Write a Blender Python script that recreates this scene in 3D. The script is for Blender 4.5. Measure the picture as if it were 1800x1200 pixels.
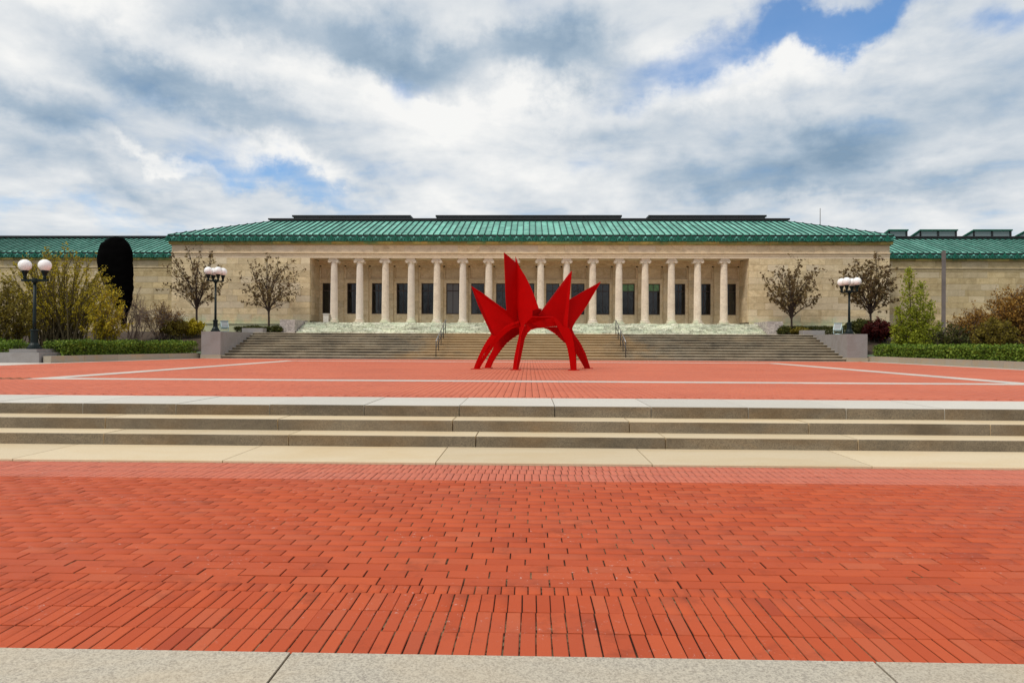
import bpy, math, random
import numpy as np
from mathutils import Vector, Matrix, Euler

for o in list(bpy.data.objects):
    bpy.data.objects.remove(o)
SC = bpy.context.scene
COL = SC.collection
R = math.radians
random.seed(7)
NP = np.random.default_rng(7)

# ------------------------------------------------------------------ camera
EYE = 1.47
cam_d = bpy.data.cameras.new('camera')
cam_d.lens = 24.0
cam_d.sensor_width = 36.0
cam_d.clip_start = 0.05
cam_d.clip_end = 3000
cam = bpy.data.objects.new('camera', cam_d)
COL.objects.link(cam)
CROT = Matrix.Rotation(R(1.43), 3, 'Z') @ Matrix.Rotation(R(90.16), 3, 'X') @ Matrix.Rotation(0.0045, 3, 'Z')
cam.matrix_world = Matrix.Translation((0, 0, EYE)) @ CROT.to_4x4()
SC.camera = cam


def ray(px, py):
    return (CROT @ Vector(((px - 900) / 1200, -(py - 600) / 1200, -1))).normalized()


def P(px, py, Y):
    """world point on the plane y=Y seen at a pixel of the 1800x1200 photo"""
    d = ray(px, py)
    t = Y / d.y
    return Vector((d.x * t, Y, EYE + d.z * t))


def PX(px, Y):
    return P(px, 600, Y).x


def PZ(py, Y, px=930):
    return P(px, py, Y).z


# ------------------------------------------------------------------ world
SUN_EL, SUN_AZ = R(54), R(228)     # azimuth measured from +Y clockwise
world = bpy.data.worlds.new('World')
SC.world = world
world.use_nodes = True
wt = world.node_tree
wt.nodes.clear()


class NT:
    """tiny node helper"""
    def __init__(self, tree):
        self.t = tree

    def n(self, kind, **kw):
        nd = self.t.nodes.new(kind)
        for k, v in kw.items():
            setattr(nd, k, v)
        return nd

    def link(self, a, b):
        self.t.links.new(a, b)

    def put(self, sock, v):
        if isinstance(v, bpy.types.NodeSocket):
            self.link(v, sock)
        elif v is not None:
            sock.default_value = v

    def math(self, op, a, b=None, c=None, clamp=False):
        nd = self.n('ShaderNodeMath', operation=op, use_clamp=clamp)
        self.put(nd.inputs[0], a)
        if b is not None:
            self.put(nd.inputs[1], b)
        if c is not None:
            self.put(nd.inputs[2], c)
        return nd.outputs[0]

    def vmath(self, op, a, b=None, out=0):
        nd = self.n('ShaderNodeVectorMath', operation=op)
        self.put(nd.inputs[0], a)
        if b is not None:
            self.put(nd.inputs[1], b)
        return nd.outputs[out]

    def noise(self, vec, scale, detail=4, rough=0.5, dist=0.0, out='Fac'):
        nd = self.n('ShaderNodeTexNoise')
        self.put(nd.inputs['Vector'], vec)
        nd.inputs['Scale'].default_value = scale
        nd.inputs['Detail'].default_value = detail
        nd.inputs['Roughness'].default_value = rough
        nd.inputs['Distortion'].default_value = dist
        return nd.outputs[out]

    def mapr(self, v, a, b, c=0.0, d=1.0, smooth=False):
        nd = self.n('ShaderNodeMapRange')
        if smooth:
            nd.interpolation_type = 'SMOOTHSTEP'
        self.put(nd.inputs['Value'], v)
        nd.inputs['From Min'].default_value = a
        nd.inputs['From Max'].default_value = b
        nd.inputs['To Min'].default_value = c
        nd.inputs['To Max'].default_value = d
        return nd.outputs[0]

    def mix(self, fac, a, b, blend='MIX'):
        nd = self.n('ShaderNodeMix', data_type='RGBA', blend_type=blend)
        self.put(nd.inputs[0], fac)
        for s, v in ((nd.inputs[6], a), (nd.inputs[7], b)):
            if isinstance(v, tuple) and len(v) == 3:
                v = v + (1,)
            self.put(s, v)
        return nd.outputs[2]

    def ramp(self, fac, stops):
        nd = self.n('ShaderNodeValToRGB')
        self.put(nd.inputs[0], fac)
        el = nd.color_ramp.elements
        while len(el) < len(stops):
            el.new(0.5)
        for e, (p, c) in zip(el, stops):
            e.position = p
            e.color = c + (1,) if len(c) == 3 else c
        return nd.outputs[0]


w = NT(wt)
tc = w.n('ShaderNodeTexCoord')
dirv = tc.outputs['Generated']
sky = w.n('ShaderNodeTexSky', sky_type='NISHITA')
sky.sun_disc = False
sky.sun_elevation = SUN_EL
sky.sun_rotation = SUN_AZ
sky.altitude = 200
sky.air_density = 1.0
sky.dust_density = 0.3
sky.ozone_density = 3.0
sep = w.n('ShaderNodeSeparateXYZ')
w.link(dirv, sep.inputs[0])
den = w.math('ADD', w.math('MAXIMUM', sep.outputs[2], 0.0), 0.16)
cmb = w.n('ShaderNodeCombineXYZ')
w.put(cmb.inputs[0], w.math('DIVIDE', sep.outputs[0], den))
w.put(cmb.inputs[1], w.math('DIVIDE', sep.outputs[1], den))
flat = cmb.outputs[0]
n_big = w.noise(flat, 0.75, 9, 0.56, 0.5)
n_mid = w.noise(w.vmath('ADD', flat, (7.3, 2.1, 0.0)), 1.9, 9, 0.55, 0.35)
n_fine = w.noise(w.vmath('ADD', flat, (3.3, 9.1, 0.0)), 5.0, 7, 0.55, 0.15)
warp = w.n('ShaderNodeTexNoise')
w.link(dirv, warp.inputs['Vector'])
warp.inputs['Scale'].default_value = 7.0
warp.inputs['Detail'].default_value = 6.0
warp.inputs['Roughness'].default_value = 0.62
wv = w.vmath('SCALE', w.vmath('SUBTRACT', warp.outputs['Color'], (0.5, 0.5, 0.5)))
wv.node.inputs['Scale'].default_value = 0.17
wdir = w.vmath('ADD', dirv, wv)


def cloud_bank(px, py, rx, ry, tilt=0.0):
    """soft elliptic region of the sky round one direction, edges torn by noise"""
    d0 = ray(px, py)
    right = d0.cross(Vector((0, 0, 1))).normalized()
    up = right.cross(d0)
    c, s = math.cos(R(tilt)), math.sin(R(tilt))
    a = (right * c + up * s) * (1200 / rx)
    b = (up * c - right * s) * (1200 / ry)
    dv = w.vmath('SUBTRACT', wdir, tuple(d0))
    da = w.vmath('DOT_PRODUCT', dv, tuple(a), out=1)
    db = w.vmath('DOT_PRODUCT', dv, tuple(b), out=1)
    rr = w.math('SQRT', w.math('ADD', w.math('MULTIPLY', da, da), w.math('MULTIPLY', db, db)))
    # keep the other half of the sphere free
    front = w.mapr(w.vmath('DOT_PRODUCT', dirv, tuple(d0), out=1), 0.2, 0.6)
    return w.math('MULTIPLY', w.mapr(rr, 0.0, 1.45, 1.0, 0.0, True), front)


def total(items):
    acc = None
    for it, k in items:
        v = w.math('MULTIPLY', it, k)
        acc = v if acc is None else w.math('ADD', acc, v)
    return acc


blue = total([(cloud_bank(1310, 80, 240, 56, 10), .95), (cloud_bank(1500, 30, 160, 34, 8), .8),
              (cloud_bank(1790, 30, 60, 30), .6),
              (cloud_bank(440, 285, 120, 50, -20), .5), (cloud_bank(520, 325, 170, 28, -12), .4),
              (cloud_bank(700, 150, 42, 34, -30), .55), (cloud_bank(140, 365, 210, 22, -6), .42),
              (cloud_bank(720, 205, 60, 25, -20), .35), (cloud_bank(990, 285, 70, 30), .15)])
dark = total([(cloud_bank(640, 70, 330, 62, -6), .62), (cloud_bank(380, 150, 200, 50, -16), .5),
              (cloud_bank(1010, 110, 130, 60, -14), .62), (cloud_bank(120, 60, 170, 50, -18), .25),
              (cloud_bank(70, 190, 110, 34, -8), .42), (cloud_bank(1150, 240, 300, 50), .16),
              (cloud_bank(1250, 320, 260, 42, 4), .42), (cloud_bank(1440, 250, 130, 45, -6), .44),
              (cloud_bank(1560, 330, 160, 30, -8), .30), (cloud_bank(1700, 190, 220, 60, 10), .25),
              (cloud_bank(200, 310, 130, 24, -10), .25), (cloud_bank(560, 335, 160, 26, -8), .3),
              (cloud_bank(1010, 225, 100, 30), .3)])
white = total([(cloud_bank(300, 45, 230, 45, -16), .5), (cloud_bank(640, 145, 150, 34, -22), .5),
               (cloud_bank(520, 290, 110, 26, -24), .6), (cloud_bank(300, 265, 110, 12, -12), .5),
               (cloud_bank(800, 235, 260, 70, -10), .35), (cloud_bank(1330, 135, 280, 34, 8), .45),
               (cloud_bank(950, 340, 260, 40), .2), (cloud_bank(860, 40, 130, 40), .2),
               (cloud_bank(1000, 170, 120, 30, 10), .3)])
cover = w.math('ADD', 1.10, w.math('MULTIPLY', w.math('SUBTRACT', n_mid, 0.5), 0.9))
cover = w.math('ADD', cover, w.math('MULTIPLY', w.math('SUBTRACT', n_fine, 0.5), 1.1))
cover = w.math('SUBTRACT', cover, blue)
cover = w.math('ADD', cover, w.math('MULTIPLY', white, 0.35))
cover = w.mapr(cover, 0.0, 1.12, 0.12, 1.0, True)
shade = w.math('ADD', 0.72, w.math('MULTIPLY', w.math('SUBTRACT', n_big, 0.5), 1.0))
shade = w.math('ADD', shade, w.math('MULTIPLY', w.math('SUBTRACT', n_mid, 0.5), 1.15))
shade = w.math('ADD', shade, w.math('MULTIPLY', w.math('SUBTRACT', n_fine, 0.5), 0.6))
shade = w.math('SUBTRACT', shade, w.math('MULTIPLY', dark, 0.85))
shade = w.math('ADD', shade, w.math('MULTIPLY', white, 0.62))
cloud = w.ramp(w.math('MULTIPLY', shade, 1.0, clamp=True),
               [(0.0, (1.6, 2.35, 3.2)), (0.30, (2.7, 3.4, 4.15)), (0.62, (4.5, 4.85, 5.2)), (1.0, (6.5, 6.5, 6.4))])
hs = w.n('ShaderNodeHueSaturation')
hs.inputs['Saturation'].default_value = 1.25
hs.inputs['Value'].default_value = 1.15
w.link(sky.outputs[0], hs.inputs['Color'])
skycol = w.mix(cover, hs.outputs[0], cloud)
bg = w.n('ShaderNodeBackground')
w.link(skycol, bg.inputs['Color'])
bg.inputs['Strength'].default_value = 0.1
wo = w.n('ShaderNodeOutputWorld')
w.link(bg.outputs[0], wo.inputs['Surface'])

# ------------------------------------------------------------------ sun
sd = bpy.data.lights.new('sun', 'SUN')
sd.energy = 1.5
sd.angle = R(11)
sd.color = (1.0, 0.94, 0.85)
sun = bpy.data.objects.new('sun', sd)
COL.objects.link(sun)
sv = Vector((math.sin(SUN_AZ) * math.cos(SUN_EL), math.cos(SUN_AZ) * math.cos(SUN_EL), math.sin(SUN_EL)))
sun.rotation_euler = sv.to_track_quat('Z', 'Y').to_euler()
sun.location = (-20, -20, 40)

SC.view_settings.view_transform = 'Standard'
SC.view_settings.look = 'None'
SC.view_settings.gamma = 1.0
SC.view_settings.use_curve_mapping = False
SC.view_settings.exposure = 0.52
SC.cycles.max_bounces = 6
SC.cycles.transparent_max_bounces = 8


# ------------------------------------------------------------------ materials
def mat_new(name):
    m = bpy.data.materials.new(name)
    m.use_nodes = True
    t = NT(m.node_tree)
    b = m.node_tree.nodes['Principled BSDF']
    return m, t, b


def rnd(t):
    """random value: per object plus per mesh island"""
    oi = t.n('ShaderNodeObjectInfo').outputs['Random']
    ri = t.n('ShaderNodeNewGeometry').outputs['Random Per Island']
    return t.math('FRACT', t.math('ADD', oi, ri))


def wpos(t, scale=None):
    p = t.n('ShaderNodeNewGeometry').outputs['Position']
    if scale:
        p = t.vmath('MULTIPLY', p, scale)
    return p


def bump(t, b, h, strength=0.3, dist=0.01):
    nd = t.n('ShaderNodeBump')
    nd.inputs['Strength'].default_value = strength
    nd.inputs['Distance'].default_value = dist
    t.put(nd.inputs['Height'], h)
    t.link(nd.outputs[0], b.inputs['Normal'])


def simple(name, col, rough=0.6, metal=0.0, var=0.0, vscale=3.0, spec=0.5):
    m, t, b = mat_new(name)
    b.inputs['Roughness'].default_value = rough
    b.inputs['Metallic'].default_value = metal
    b.inputs['Specular IOR Level'].default_value = spec
    if var:
        n = t.noise(wpos(t), vscale, 6, 0.6)
        f = t.mapr(n, 0.3, 0.7, 1 - var, 1 + var)
        c = t.vmath('SCALE', tuple(col))
        t.put(c.node.inputs['Scale'], f)
        t.link(c, b.inputs['Base Color'])
        bump(t, b, n, 0.2, 0.01)
    else:
        b.inputs['Base Color'].default_value = tuple(col) + (1,)
    return m


def stone(name, cols, block_var=0.12, vein=0.5, grain=30.0, rough=0.75, stain=None, stain_k=0.5, green_below=None, bumpk=0.25, crack=0.0):
    """veined marble / limestone with per-block tone"""
    m, t, b = mat_new(name)
    r = rnd(t)
    pos = wpos(t)
    off = t.vmath('SCALE', (17.0, 5.0, 11.0))
    t.put(off.node.inputs['Scale'], r)
    p2 = t.vmath('ADD', pos, off)
    big = t.noise(t.vmath('MULTIPLY', p2, (0.9, 0.9, 1.6)), 1.1, 6, 0.6, 1.2)
    c = t.ramp(big, [(0.28, cols[0]), (0.5, cols[1]), (0.72, cols[2])])
    vn = t.noise(t.vmath('MULTIPLY', p2, (0.8, 0.8, 1.5)), 1.7, 8, 0.68, 2.2)
    ridge = t.math('ABSOLUTE', t.math('SUBTRACT', vn, 0.5))
    vf = t.mapr(ridge, 0.0, 0.035, vein, 0.0)
    c = t.mix(vf, c, tuple(x * 0.55 for x in cols[0]))
    k = t.mapr(r, 0, 1, 1 - block_var, 1 + block_var)
    tint = t.math('FRACT', t.math('MULTIPLY', r, 7.31))
    c = t.mix(t.mapr(tint, 0.45, 1.0, 0.0, 0.5), c, cols[3] if len(cols) > 3 else cols[2])
    g = t.noise(pos, grain, 4, 0.6)
    k = t.math('MULTIPLY', k, t.mapr(g, 0.3, 0.7, 0.93, 1.07))
    if stain:
        s = t.noise(t.vmath('MULTIPLY', pos, (1.3, 1.3, 0.35)), 1.3, 7, 0.65, 0.4)
        c = t.mix(t.mapr(s, 0.52, 0.78, 0.0, stain_k), c, stain)
    if green_below is not None:
        z0, z1, colg, kg = green_below
        z = t.n('ShaderNodeSeparateXYZ')
        t.link(pos, z.inputs[0])
        zz = t.math('ADD', z.outputs[2], t.mapr(t.noise(pos, 1.6, 5, 0.6), 0.3, 0.7, -0.5, 0.5))
        gf = t.mapr(zz, z0, z1, kg, 0.0, True)
        c = t.mix(gf, c, colg)
    if crack:
        cr = t.noise(t.vmath('MULTIPLY', p2, (0.55, 1.0, 2.6)), 2.4, 9, 0.75, 1.0)
        c = t.mix(t.mapr(cr, 0.53, 0.64, 0.0, crack), c, (0.16, 0.13, 0.075))
        cr2 = t.math('ABSOLUTE', t.math('SUBTRACT', t.noise(t.vmath('MULTIPLY', p2, (0.4, 1.0, 2.2)), 1.6, 6, 0.6, 0.8), 0.5))
        c = t.mix(t.mapr(cr2, 0.0, 0.02, crack, 0.0), c, (0.07, 0.06, 0.035))
    sc = t.vmath('SCALE', c)
    t.put(sc.node.inputs['Scale'], k)
    t.link(sc, b.inputs['Base Color'])
    b.inputs['Roughness'].default_value = rough
    b.inputs['Specular IOR Level'].default_value = 0.3
    bump(t, b, t.math('ADD', g, t.math('MULTIPLY', vn, 1.5)), bumpk, 0.01)
    return m


def granite(name, base, dark, rough=0.7, stain=(0.20, 0.11, 0.04), stain_k=0.35, speck=0.5, streak=False, streak_k=0.75,
            warm=None, big_scale=0.9):
    m, t, b = mat_new(name)
    pos = wpos(t)
    r = rnd(t)
    g = t.noise(pos, 95, 3, 0.7)
    g2 = t.noise(pos, 34, 3, 0.6)
    c = t.mix(t.mapr(g, 0.42, 0.62, 0.0, speck), base, dark)
    c = t.mix(t.mapr(g2, 0.45, 0.7, 0.0, speck * 0.5), c, tuple(min(1, x * 1.25) for x in base))
    s = t.noise(t.vmath('MULTIPLY', pos, (0.6, 1.2, 1.0)), big_scale, 8, 0.62, 0.6)
    c = t.mix(t.mapr(s, 0.45, 0.75, 0.0, stain_k), c, stain)
    if streak:
        s2 = t.noise(t.vmath('ADD', t.vmath('MULTIPLY', pos, (0.8, 1.0, 1.6)), (3.0, 1.0, 5.0)), 0.75, 9, 0.72, 0.4)
        c = t.mix(t.mapr(s2, 0.34, 0.66, 0.0, streak_k), c, (0.035, 0.03, 0.022))
    if warm:
        (x0, x1, colw, kw) = warm
        sx = t.n('ShaderNodeSeparateXYZ')
        t.link(pos, sx.inputs[0])
        ax = t.math('ABSOLUTE', t.math('ADD', sx.outputs[0], t.mapr(t.noise(pos, 0.5, 5, 0.6), 0.3, 0.7, -2.0, 2.0)))
        c = t.mix(t.mapr(ax, x0, x1, kw, 0.0, True), c, colw)
    sc = t.vmath('SCALE', c)
    t.put(sc.node.inputs['Scale'], t.mapr(r, 0, 1, 0.92, 1.07))
    t.link(sc, b.inputs['Base Color'])
    b.inputs['Roughness'].default_value = rough
    b.inputs['Specular IOR Level'].default_value = 0.35
    bump(t, b, g, 0.35, 0.004)
    return m


def brick_mat(name, near=True, pale=0.0):
    m, t, b = mat_new(name)
    pos = wpos(t)
    r = rnd(t)
    c = t.ramp(r, [(0.0, (0.43, 0.072, 0.025)), (0.3, (0.485, 0.086, 0.031)), (0.55, (0.515, 0.096, 0.034)),
                   (0.8, (0.46, 0.080, 0.029)), (0.95, (0.50, 0.110, 0.046)), (1.0, (0.38, 0.062, 0.025))])
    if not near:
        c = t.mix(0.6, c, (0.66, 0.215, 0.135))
    big = t.noise(t.vmath('MULTIPLY', pos, (0.55, 1.0, 1.0)), 0.55, 6, 0.6)
    c = t.mix(t.mapr(big, 0.42, 0.68, 0.0, 0.4), c, (0.40, 0.085, 0.042))
    mid = t.noise(pos, 9, 6, 0.65)
    c = t.mix(t.mapr(mid, 0.55, 0.8, 0.0, 0.3), c, (0.26, 0.05, 0.025))
    g = t.noise(pos, 160, 3, 0.7)
    c = t.mix(t.mapr(g, 0.55, 0.75, 0.0, 0.35), c, (0.30, 0.06, 0.03))
    if pale:
        c = t.mix(pale, c, (0.62, 0.24, 0.175))
    if near:
        # lime bloom and chips in scattered patches
        patch = t.mapr(t.noise(t.vmath('MULTIPLY', pos, (0.8, 2.0, 1.0)), 0.9, 3, 0.5), 0.50, 0.64, 0.0, 1.0)
        sp = t.mapr(t.noise(pos, 26, 6, 0.75, 0.6), 0.605, 0.66, 0.0, 1.0)
        c = t.mix(t.math('MULTIPLY', t.math('MULTIPLY', patch, sp), 0.75), c, (0.62, 0.50, 0.45))
        dk = t.mapr(t.noise(t.vmath('ADD', pos, (4, 7, 0)), 2.4, 8, 0.72), 0.55, 0.72, 0.0, 0.55)
        c = t.mix(dk, c, (0.16, 0.035, 0.018))
    t.link(c, b.inputs['Base Color'])
    t.link(t.mapr(big, 0.3, 0.7, 0.85, 0.62), b.inputs['Roughness'])
    b.inputs['Specular IOR Level'].default_value = 0.16
    bump(t, b, t.math('ADD', g, t.math('MULTIPLY', mid, 2.0)), 0.35, 0.003)
    return m


M = {}
M['brick'] = brick_mat('red_paving_brick')
M['brick_pale'] = brick_mat('weathered_pale_brick', pale=0.45)  # border rows mixed towards a paler pink
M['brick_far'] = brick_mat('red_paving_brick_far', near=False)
m, t, b = mat_new('joint_sand')
jn = t.noise(wpos(t), 1.1, 5, 0.6)
jf = t.noise(wpos(t), 22, 4, 0.7)
c = t.mix(t.math('MULTIPLY', t.mapr(jn, 0.46, 0.62), t.mapr(jf, 0.42, 0.58)), (0.030, 0.013, 0.008), (0.30, 0.21, 0.12))
t.link(c, b.inputs['Base Color'])
b.inputs['Roughness'].default_value = 0.98
b.inputs['Specular IOR Level'].default_value = 0.1
M['joint'] = m
M['joint_dark'] = simple('dark_joint', (0.11, 0.085, 0.06), 0.95, var=0.3, vscale=5)
M['slab_front'] = granite('granite_front_slab', (0.50, 0.45, 0.36), (0.20, 0.17, 0.14), stain=(0.55, 0.42, 0.26), stain_k=0.5, speck=0.75)
M['slab_top'] = granite('granite_tread', (0.64, 0.52, 0.345), (0.42, 0.33, 0.21), stain=(0.56, 0.41, 0.22), stain_k=0.8, speck=0.3)
M['slab_land'] = granite('granite_landing', (0.61, 0.57, 0.50), (0.36, 0.34, 0.30), stain=(0.52, 0.48, 0.40), stain_k=0.5, speck=0.35)
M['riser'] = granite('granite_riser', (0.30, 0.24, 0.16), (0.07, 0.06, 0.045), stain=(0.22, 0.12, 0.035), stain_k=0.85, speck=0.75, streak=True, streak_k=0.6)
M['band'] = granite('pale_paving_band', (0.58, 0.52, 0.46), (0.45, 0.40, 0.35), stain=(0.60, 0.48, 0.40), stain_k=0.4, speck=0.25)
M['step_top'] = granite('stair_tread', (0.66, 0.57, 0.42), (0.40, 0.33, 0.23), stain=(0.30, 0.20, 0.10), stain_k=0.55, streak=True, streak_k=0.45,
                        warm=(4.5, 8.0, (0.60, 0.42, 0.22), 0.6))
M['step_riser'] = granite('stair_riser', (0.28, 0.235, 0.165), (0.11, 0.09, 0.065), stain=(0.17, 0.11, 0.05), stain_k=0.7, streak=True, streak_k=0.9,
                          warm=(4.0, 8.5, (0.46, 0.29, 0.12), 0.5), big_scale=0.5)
M['cheek'] = granite('grey_pink_granite', (0.31, 0.295, 0.285), (0.12, 0.11, 0.11), stain=(0.20, 0.17, 0.15), stain_k=0.6, speck=0.45, big_scale=2.0)
M['kerb'] = granite('planter_kerb_stone', (0.38, 0.34, 0.27), (0.2, 0.17, 0.12), stain=(0.45, 0.30, 0.12), stain_k=0.5, speck=0.4, big_scale=1.4)
wall_cols = [(0.49, 0.365, 0.205), (0.68, 0.54, 0.325), (0.76, 0.615, 0.39), (0.68, 0.60, 0.48)]
M['marble'] = stone('wall_marble', wall_cols, 0.12, 0.30, 12, stain=(0.38, 0.27, 0.13), stain_k=0.35,
                    green_below=(2.6, 3.6, (0.40, 0.50, 0.33), 0.6))
M['marble_wing'] = stone('wing_wall_marble', [(0.42, 0.31, 0.155), (0.56, 0.44, 0.24), (0.64, 0.515, 0.30), (0.56, 0.49, 0.37)], 0.13, 0.30, 12,
                         stain=(0.30, 0.22, 0.10), stain_k=0.45)
M['marble_trim'] = stone('entablature_marble', [(0.52, 0.38, 0.225), (0.69, 0.535, 0.335), (0.75, 0.59, 0.385), (0.66, 0.56, 0.46)], 0.09, 0.35, 14)
M['marble_inner'] = stone('portico_wall_marble', [(0.50, 0.37, 0.21), (0.66, 0.53, 0.35), (0.70, 0.59, 0.43), (0.60, 0.48, 0.31)], 0.14, 0.5, 14)
M['column'] = stone('column_marble', [(0.62, 0.52, 0.41), (0.76, 0.65, 0.51), (0.80, 0.70, 0.57), (0.70, 0.64, 0.58)], 0.04, 0.35, 14,
                    green_below=(2.75, 3.25, (0.55, 0.66, 0.45), 0.55))
M['marble_step'] = stone('weathered_marble_step', [(0.55, 0.58, 0.42), (0.76, 0.76, 0.60), (0.88, 0.86, 0.74), (0.66, 0.74, 0.58)], 0.20, 1.0, 7,
                         stain=(0.22, 0.42, 0.24), stain_k=0.35, bumpk=1.0, crack=0.7)
M['marble_cheek'] = stone('veined_cheek_marble', [(0.40, 0.35, 0.33), (0.56, 0.50, 0.46), (0.62, 0.57, 0.52), (0.5, 0.45, 0.45)], 0.08, 1.0, 9,
                          stain=(0.06, 0.05, 0.05), stain_k=0.75, bumpk=0.6)
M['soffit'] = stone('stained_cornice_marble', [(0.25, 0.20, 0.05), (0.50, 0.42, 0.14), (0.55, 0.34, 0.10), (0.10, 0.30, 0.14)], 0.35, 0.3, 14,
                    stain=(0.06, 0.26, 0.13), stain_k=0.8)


def copper(name, cols, var=0.18, k=2.2):
    m, t, b = mat_new(name)
    r = rnd(t)
    pos = wpos(t)
    n = t.noise(pos, k, 7, 0.65, 0.5)
    c = t.ramp(n, [(0.3, cols[0]), (0.5, cols[1]), (0.7, cols[2])])
    sc = t.vmath('SCALE', c)
    t.put(sc.node.inputs['Scale'], t.mapr(r, 0, 1, 1 - var, 1 + var))
    t.link(sc, b.inputs['Base Color'])
    b.inputs['Roughness'].default_value = 0.62
    b.inputs['Specular IOR Level'].default_value = 0.4
    bump(t, b, t.noise(pos, k * 6, 4, 0.6), 0.3, 0.01)
    return m


M['copper_pan'] = copper('verdigris_roof', [(0.08, 0.28, 0.21), (0.155, 0.43, 0.335), (0.26, 0.55, 0.45)], 0.2, 1.4)
M['copper_seam'] = copper('verdigris_seam', [(0.004, 0.03, 0.022), (0.006, 0.045, 0.035), (0.012, 0.07, 0.055)], 0.1)  # shadow side of the seams painted in as near-black green; hip caps share it
M['copper_deep'] = copper('deep_green_copper', [(0.003, 0.05, 0.03), (0.006, 0.12, 0.078), (0.02, 0.22, 0.15)], 0.15, 9.0)
M['copper_ball'] = copper('pale_green_copper', [(0.05, 0.28, 0.22), (0.10, 0.38, 0.31), (0.18, 0.50, 0.42)], 0.12, 6.0)
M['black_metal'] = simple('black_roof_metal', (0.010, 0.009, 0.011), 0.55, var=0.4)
M['purple_dark'] = simple('dark_lantern_glass', (0.03, 0.03, 0.035), 0.25, var=0.4)
M['red'] = simple('red_painted_steel', (0.42, 0.0008, 0.0008), 0.5, var=0.08, vscale=2.0, spec=0.045)
M['green_iron'] = simple('dark_green_iron', (0.002, 0.0085, 0.008), 0.45, 0.0, var=0.3, vscale=6, spec=0.25)
M['black'] = simple('black_sculpture', (0.0012, 0.001, 0.001), 0.9, var=0.3, vscale=6, spec=0.03)
M['steel'] = simple('grey_steel', (0.17, 0.14, 0.125), 0.45, 0.0, var=0.25, vscale=1.2)
M['rail'] = simple('rail_metal', (0.34, 0.34, 0.34), 0.35, 0.7)
M['rail_post'] = simple('dark_rail_post', (0.03, 0.03, 0.035), 0.45, 0.3)
M['pale_metal'] = simple('pale_painted_metal', (0.42, 0.56, 0.56), 0.4)
M['glass_grey'] = simple('lamp_glass_grey', (0.28, 0.30, 0.30), 0.15)
M['soil'] = simple('brown_mulch', (0.055, 0.035, 0.02), 0.95, var=0.6, vscale=6)
M['lawn'] = simple('grass_ground', (0.05, 0.085, 0.025), 0.95, var=0.5, vscale=1.5)
M['frame'] = simple('dark_window_frame', (0.035, 0.016, 0.010), 0.45, var=0.3, vscale=8)
M['interior'] = simple('dark_interior', (0.012, 0.011, 0.010), 0.9)
M['blind'] = simple('grey_blind', (0.15, 0.15, 0.16), 0.8)
M['green_blind'] = simple('pale_green_blind', (0.12, 0.24, 0.12), 0.7, var=0.4, vscale=5)  # green reflection in the upper panes, painted as a flat colour
M['box_white'] = simple('pale_box', (0.62, 0.58, 0.52), 0.6, var=0.08)

m, t, b = mat_new('window_glass')
b.inputs['Base Color'].default_value = (0.004, 0.0045, 0.005, 1)
b.inputs['Roughness'].default_value = 0.04
b.inputs['Specular IOR Level'].default_value = 0.6
bump(t, b, t.noise(wpos(t), 1.6, 3, 0.5), 0.25, 0.02)
M['glass'] = m
m, t, b = mat_new('skylight_glass')
b.inputs['Base Color'].default_value = (0.16, 0.20, 0.21, 1)
b.inputs['Roughness'].default_value = 0.12
M['skyglass'] = m
m, t, b = mat_new('opal_globe')
b.inputs['Base Color'].default_value = (0.93, 0.90, 0.88, 1)
b.inputs['Roughness'].default_value = 0.22
b.inputs['Subsurface Weight'].default_value = 0.35
b.inputs['Subsurface Radius'].default_value = (0.2, 0.2, 0.2)
M['opal'] = m


def leaf_mat(name, c0, c1, c2, trans=0.35):
    m, t, b = mat_new(name)
    r = rnd(t)
    big = t.noise(wpos(t), 1.3, 3, 0.5)
    f = t.math('ADD', t.math('MULTIPLY', r, 0.7), t.math('MULTIPLY', big, 0.3))
    c = t.ramp(f, [(0.1, c0), (0.5, c1), (0.9, c2)])
    t.link(c, b.inputs['Base Color'])
    b.inputs['Roughness'].default_value = 0.6
    b.inputs['Specular IOR Level'].default_value = 0.25
    tr = t.n('ShaderNodeBsdfTranslucent')
    t.link(c, tr.inputs['Color'])
    mx = t.n('ShaderNodeMixShader')
    mx.inputs[0].default_value = trans
    t.link(b.outputs[0], mx.inputs[1])
    t.link(tr.outputs[0], mx.inputs[2])
    out = m.node_tree.nodes['Material Output']
    t.link(mx.outputs[0], out.inputs['Surface'])
    return m


M['leaf_brown'] = leaf_mat('bronze_tree_leaves', (0.09, 0.05, 0.022), (0.17, 0.11, 0.045), (0.26, 0.20, 0.08))
M['leaf_forsythia'] = leaf_mat('yellow_green_shrub_leaves', (0.20, 0.16, 0.006), (0.42, 0.33, 0.012), (0.62, 0.50, 0.04))
M['leaf_olive'] = leaf_mat('olive_shrub_leaves', (0.08, 0.06, 0.008), (0.19, 0.145, 0.016), (0.32, 0.26, 0.04))
M['leaf_rust'] = leaf_mat('rust_bud_leaves', (0.14, 0.06, 0.010), (0.33, 0.17, 0.030), (0.48, 0.29, 0.06))
M['leaf_hedge'] = leaf_mat('hedge_leaves', (0.03, 0.065, 0.006), (0.12, 0.20, 0.018), (0.28, 0.38, 0.05), 0.25)
M['leaf_low'] = leaf_mat('low_shrub_leaves', (0.02, 0.03, 0.008), (0.065, 0.075, 0.014), (0.15, 0.14, 0.03), 0.25)
M['leaf_red'] = leaf_mat('dark_red_leaves', (0.03, 0.003, 0.003), (0.07, 0.006, 0.005), (0.13, 0.02, 0.012))
M['leaf_lime'] = leaf_mat('lime_conifer_leaves', (0.10, 0.13, 0.006), (0.28, 0.33, 0.018), (0.46, 0.48, 0.05))
M['bark_dark'] = simple('dark_bark', (0.055, 0.036, 0.026), 0.9, var=0.3, vscale=9)
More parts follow.
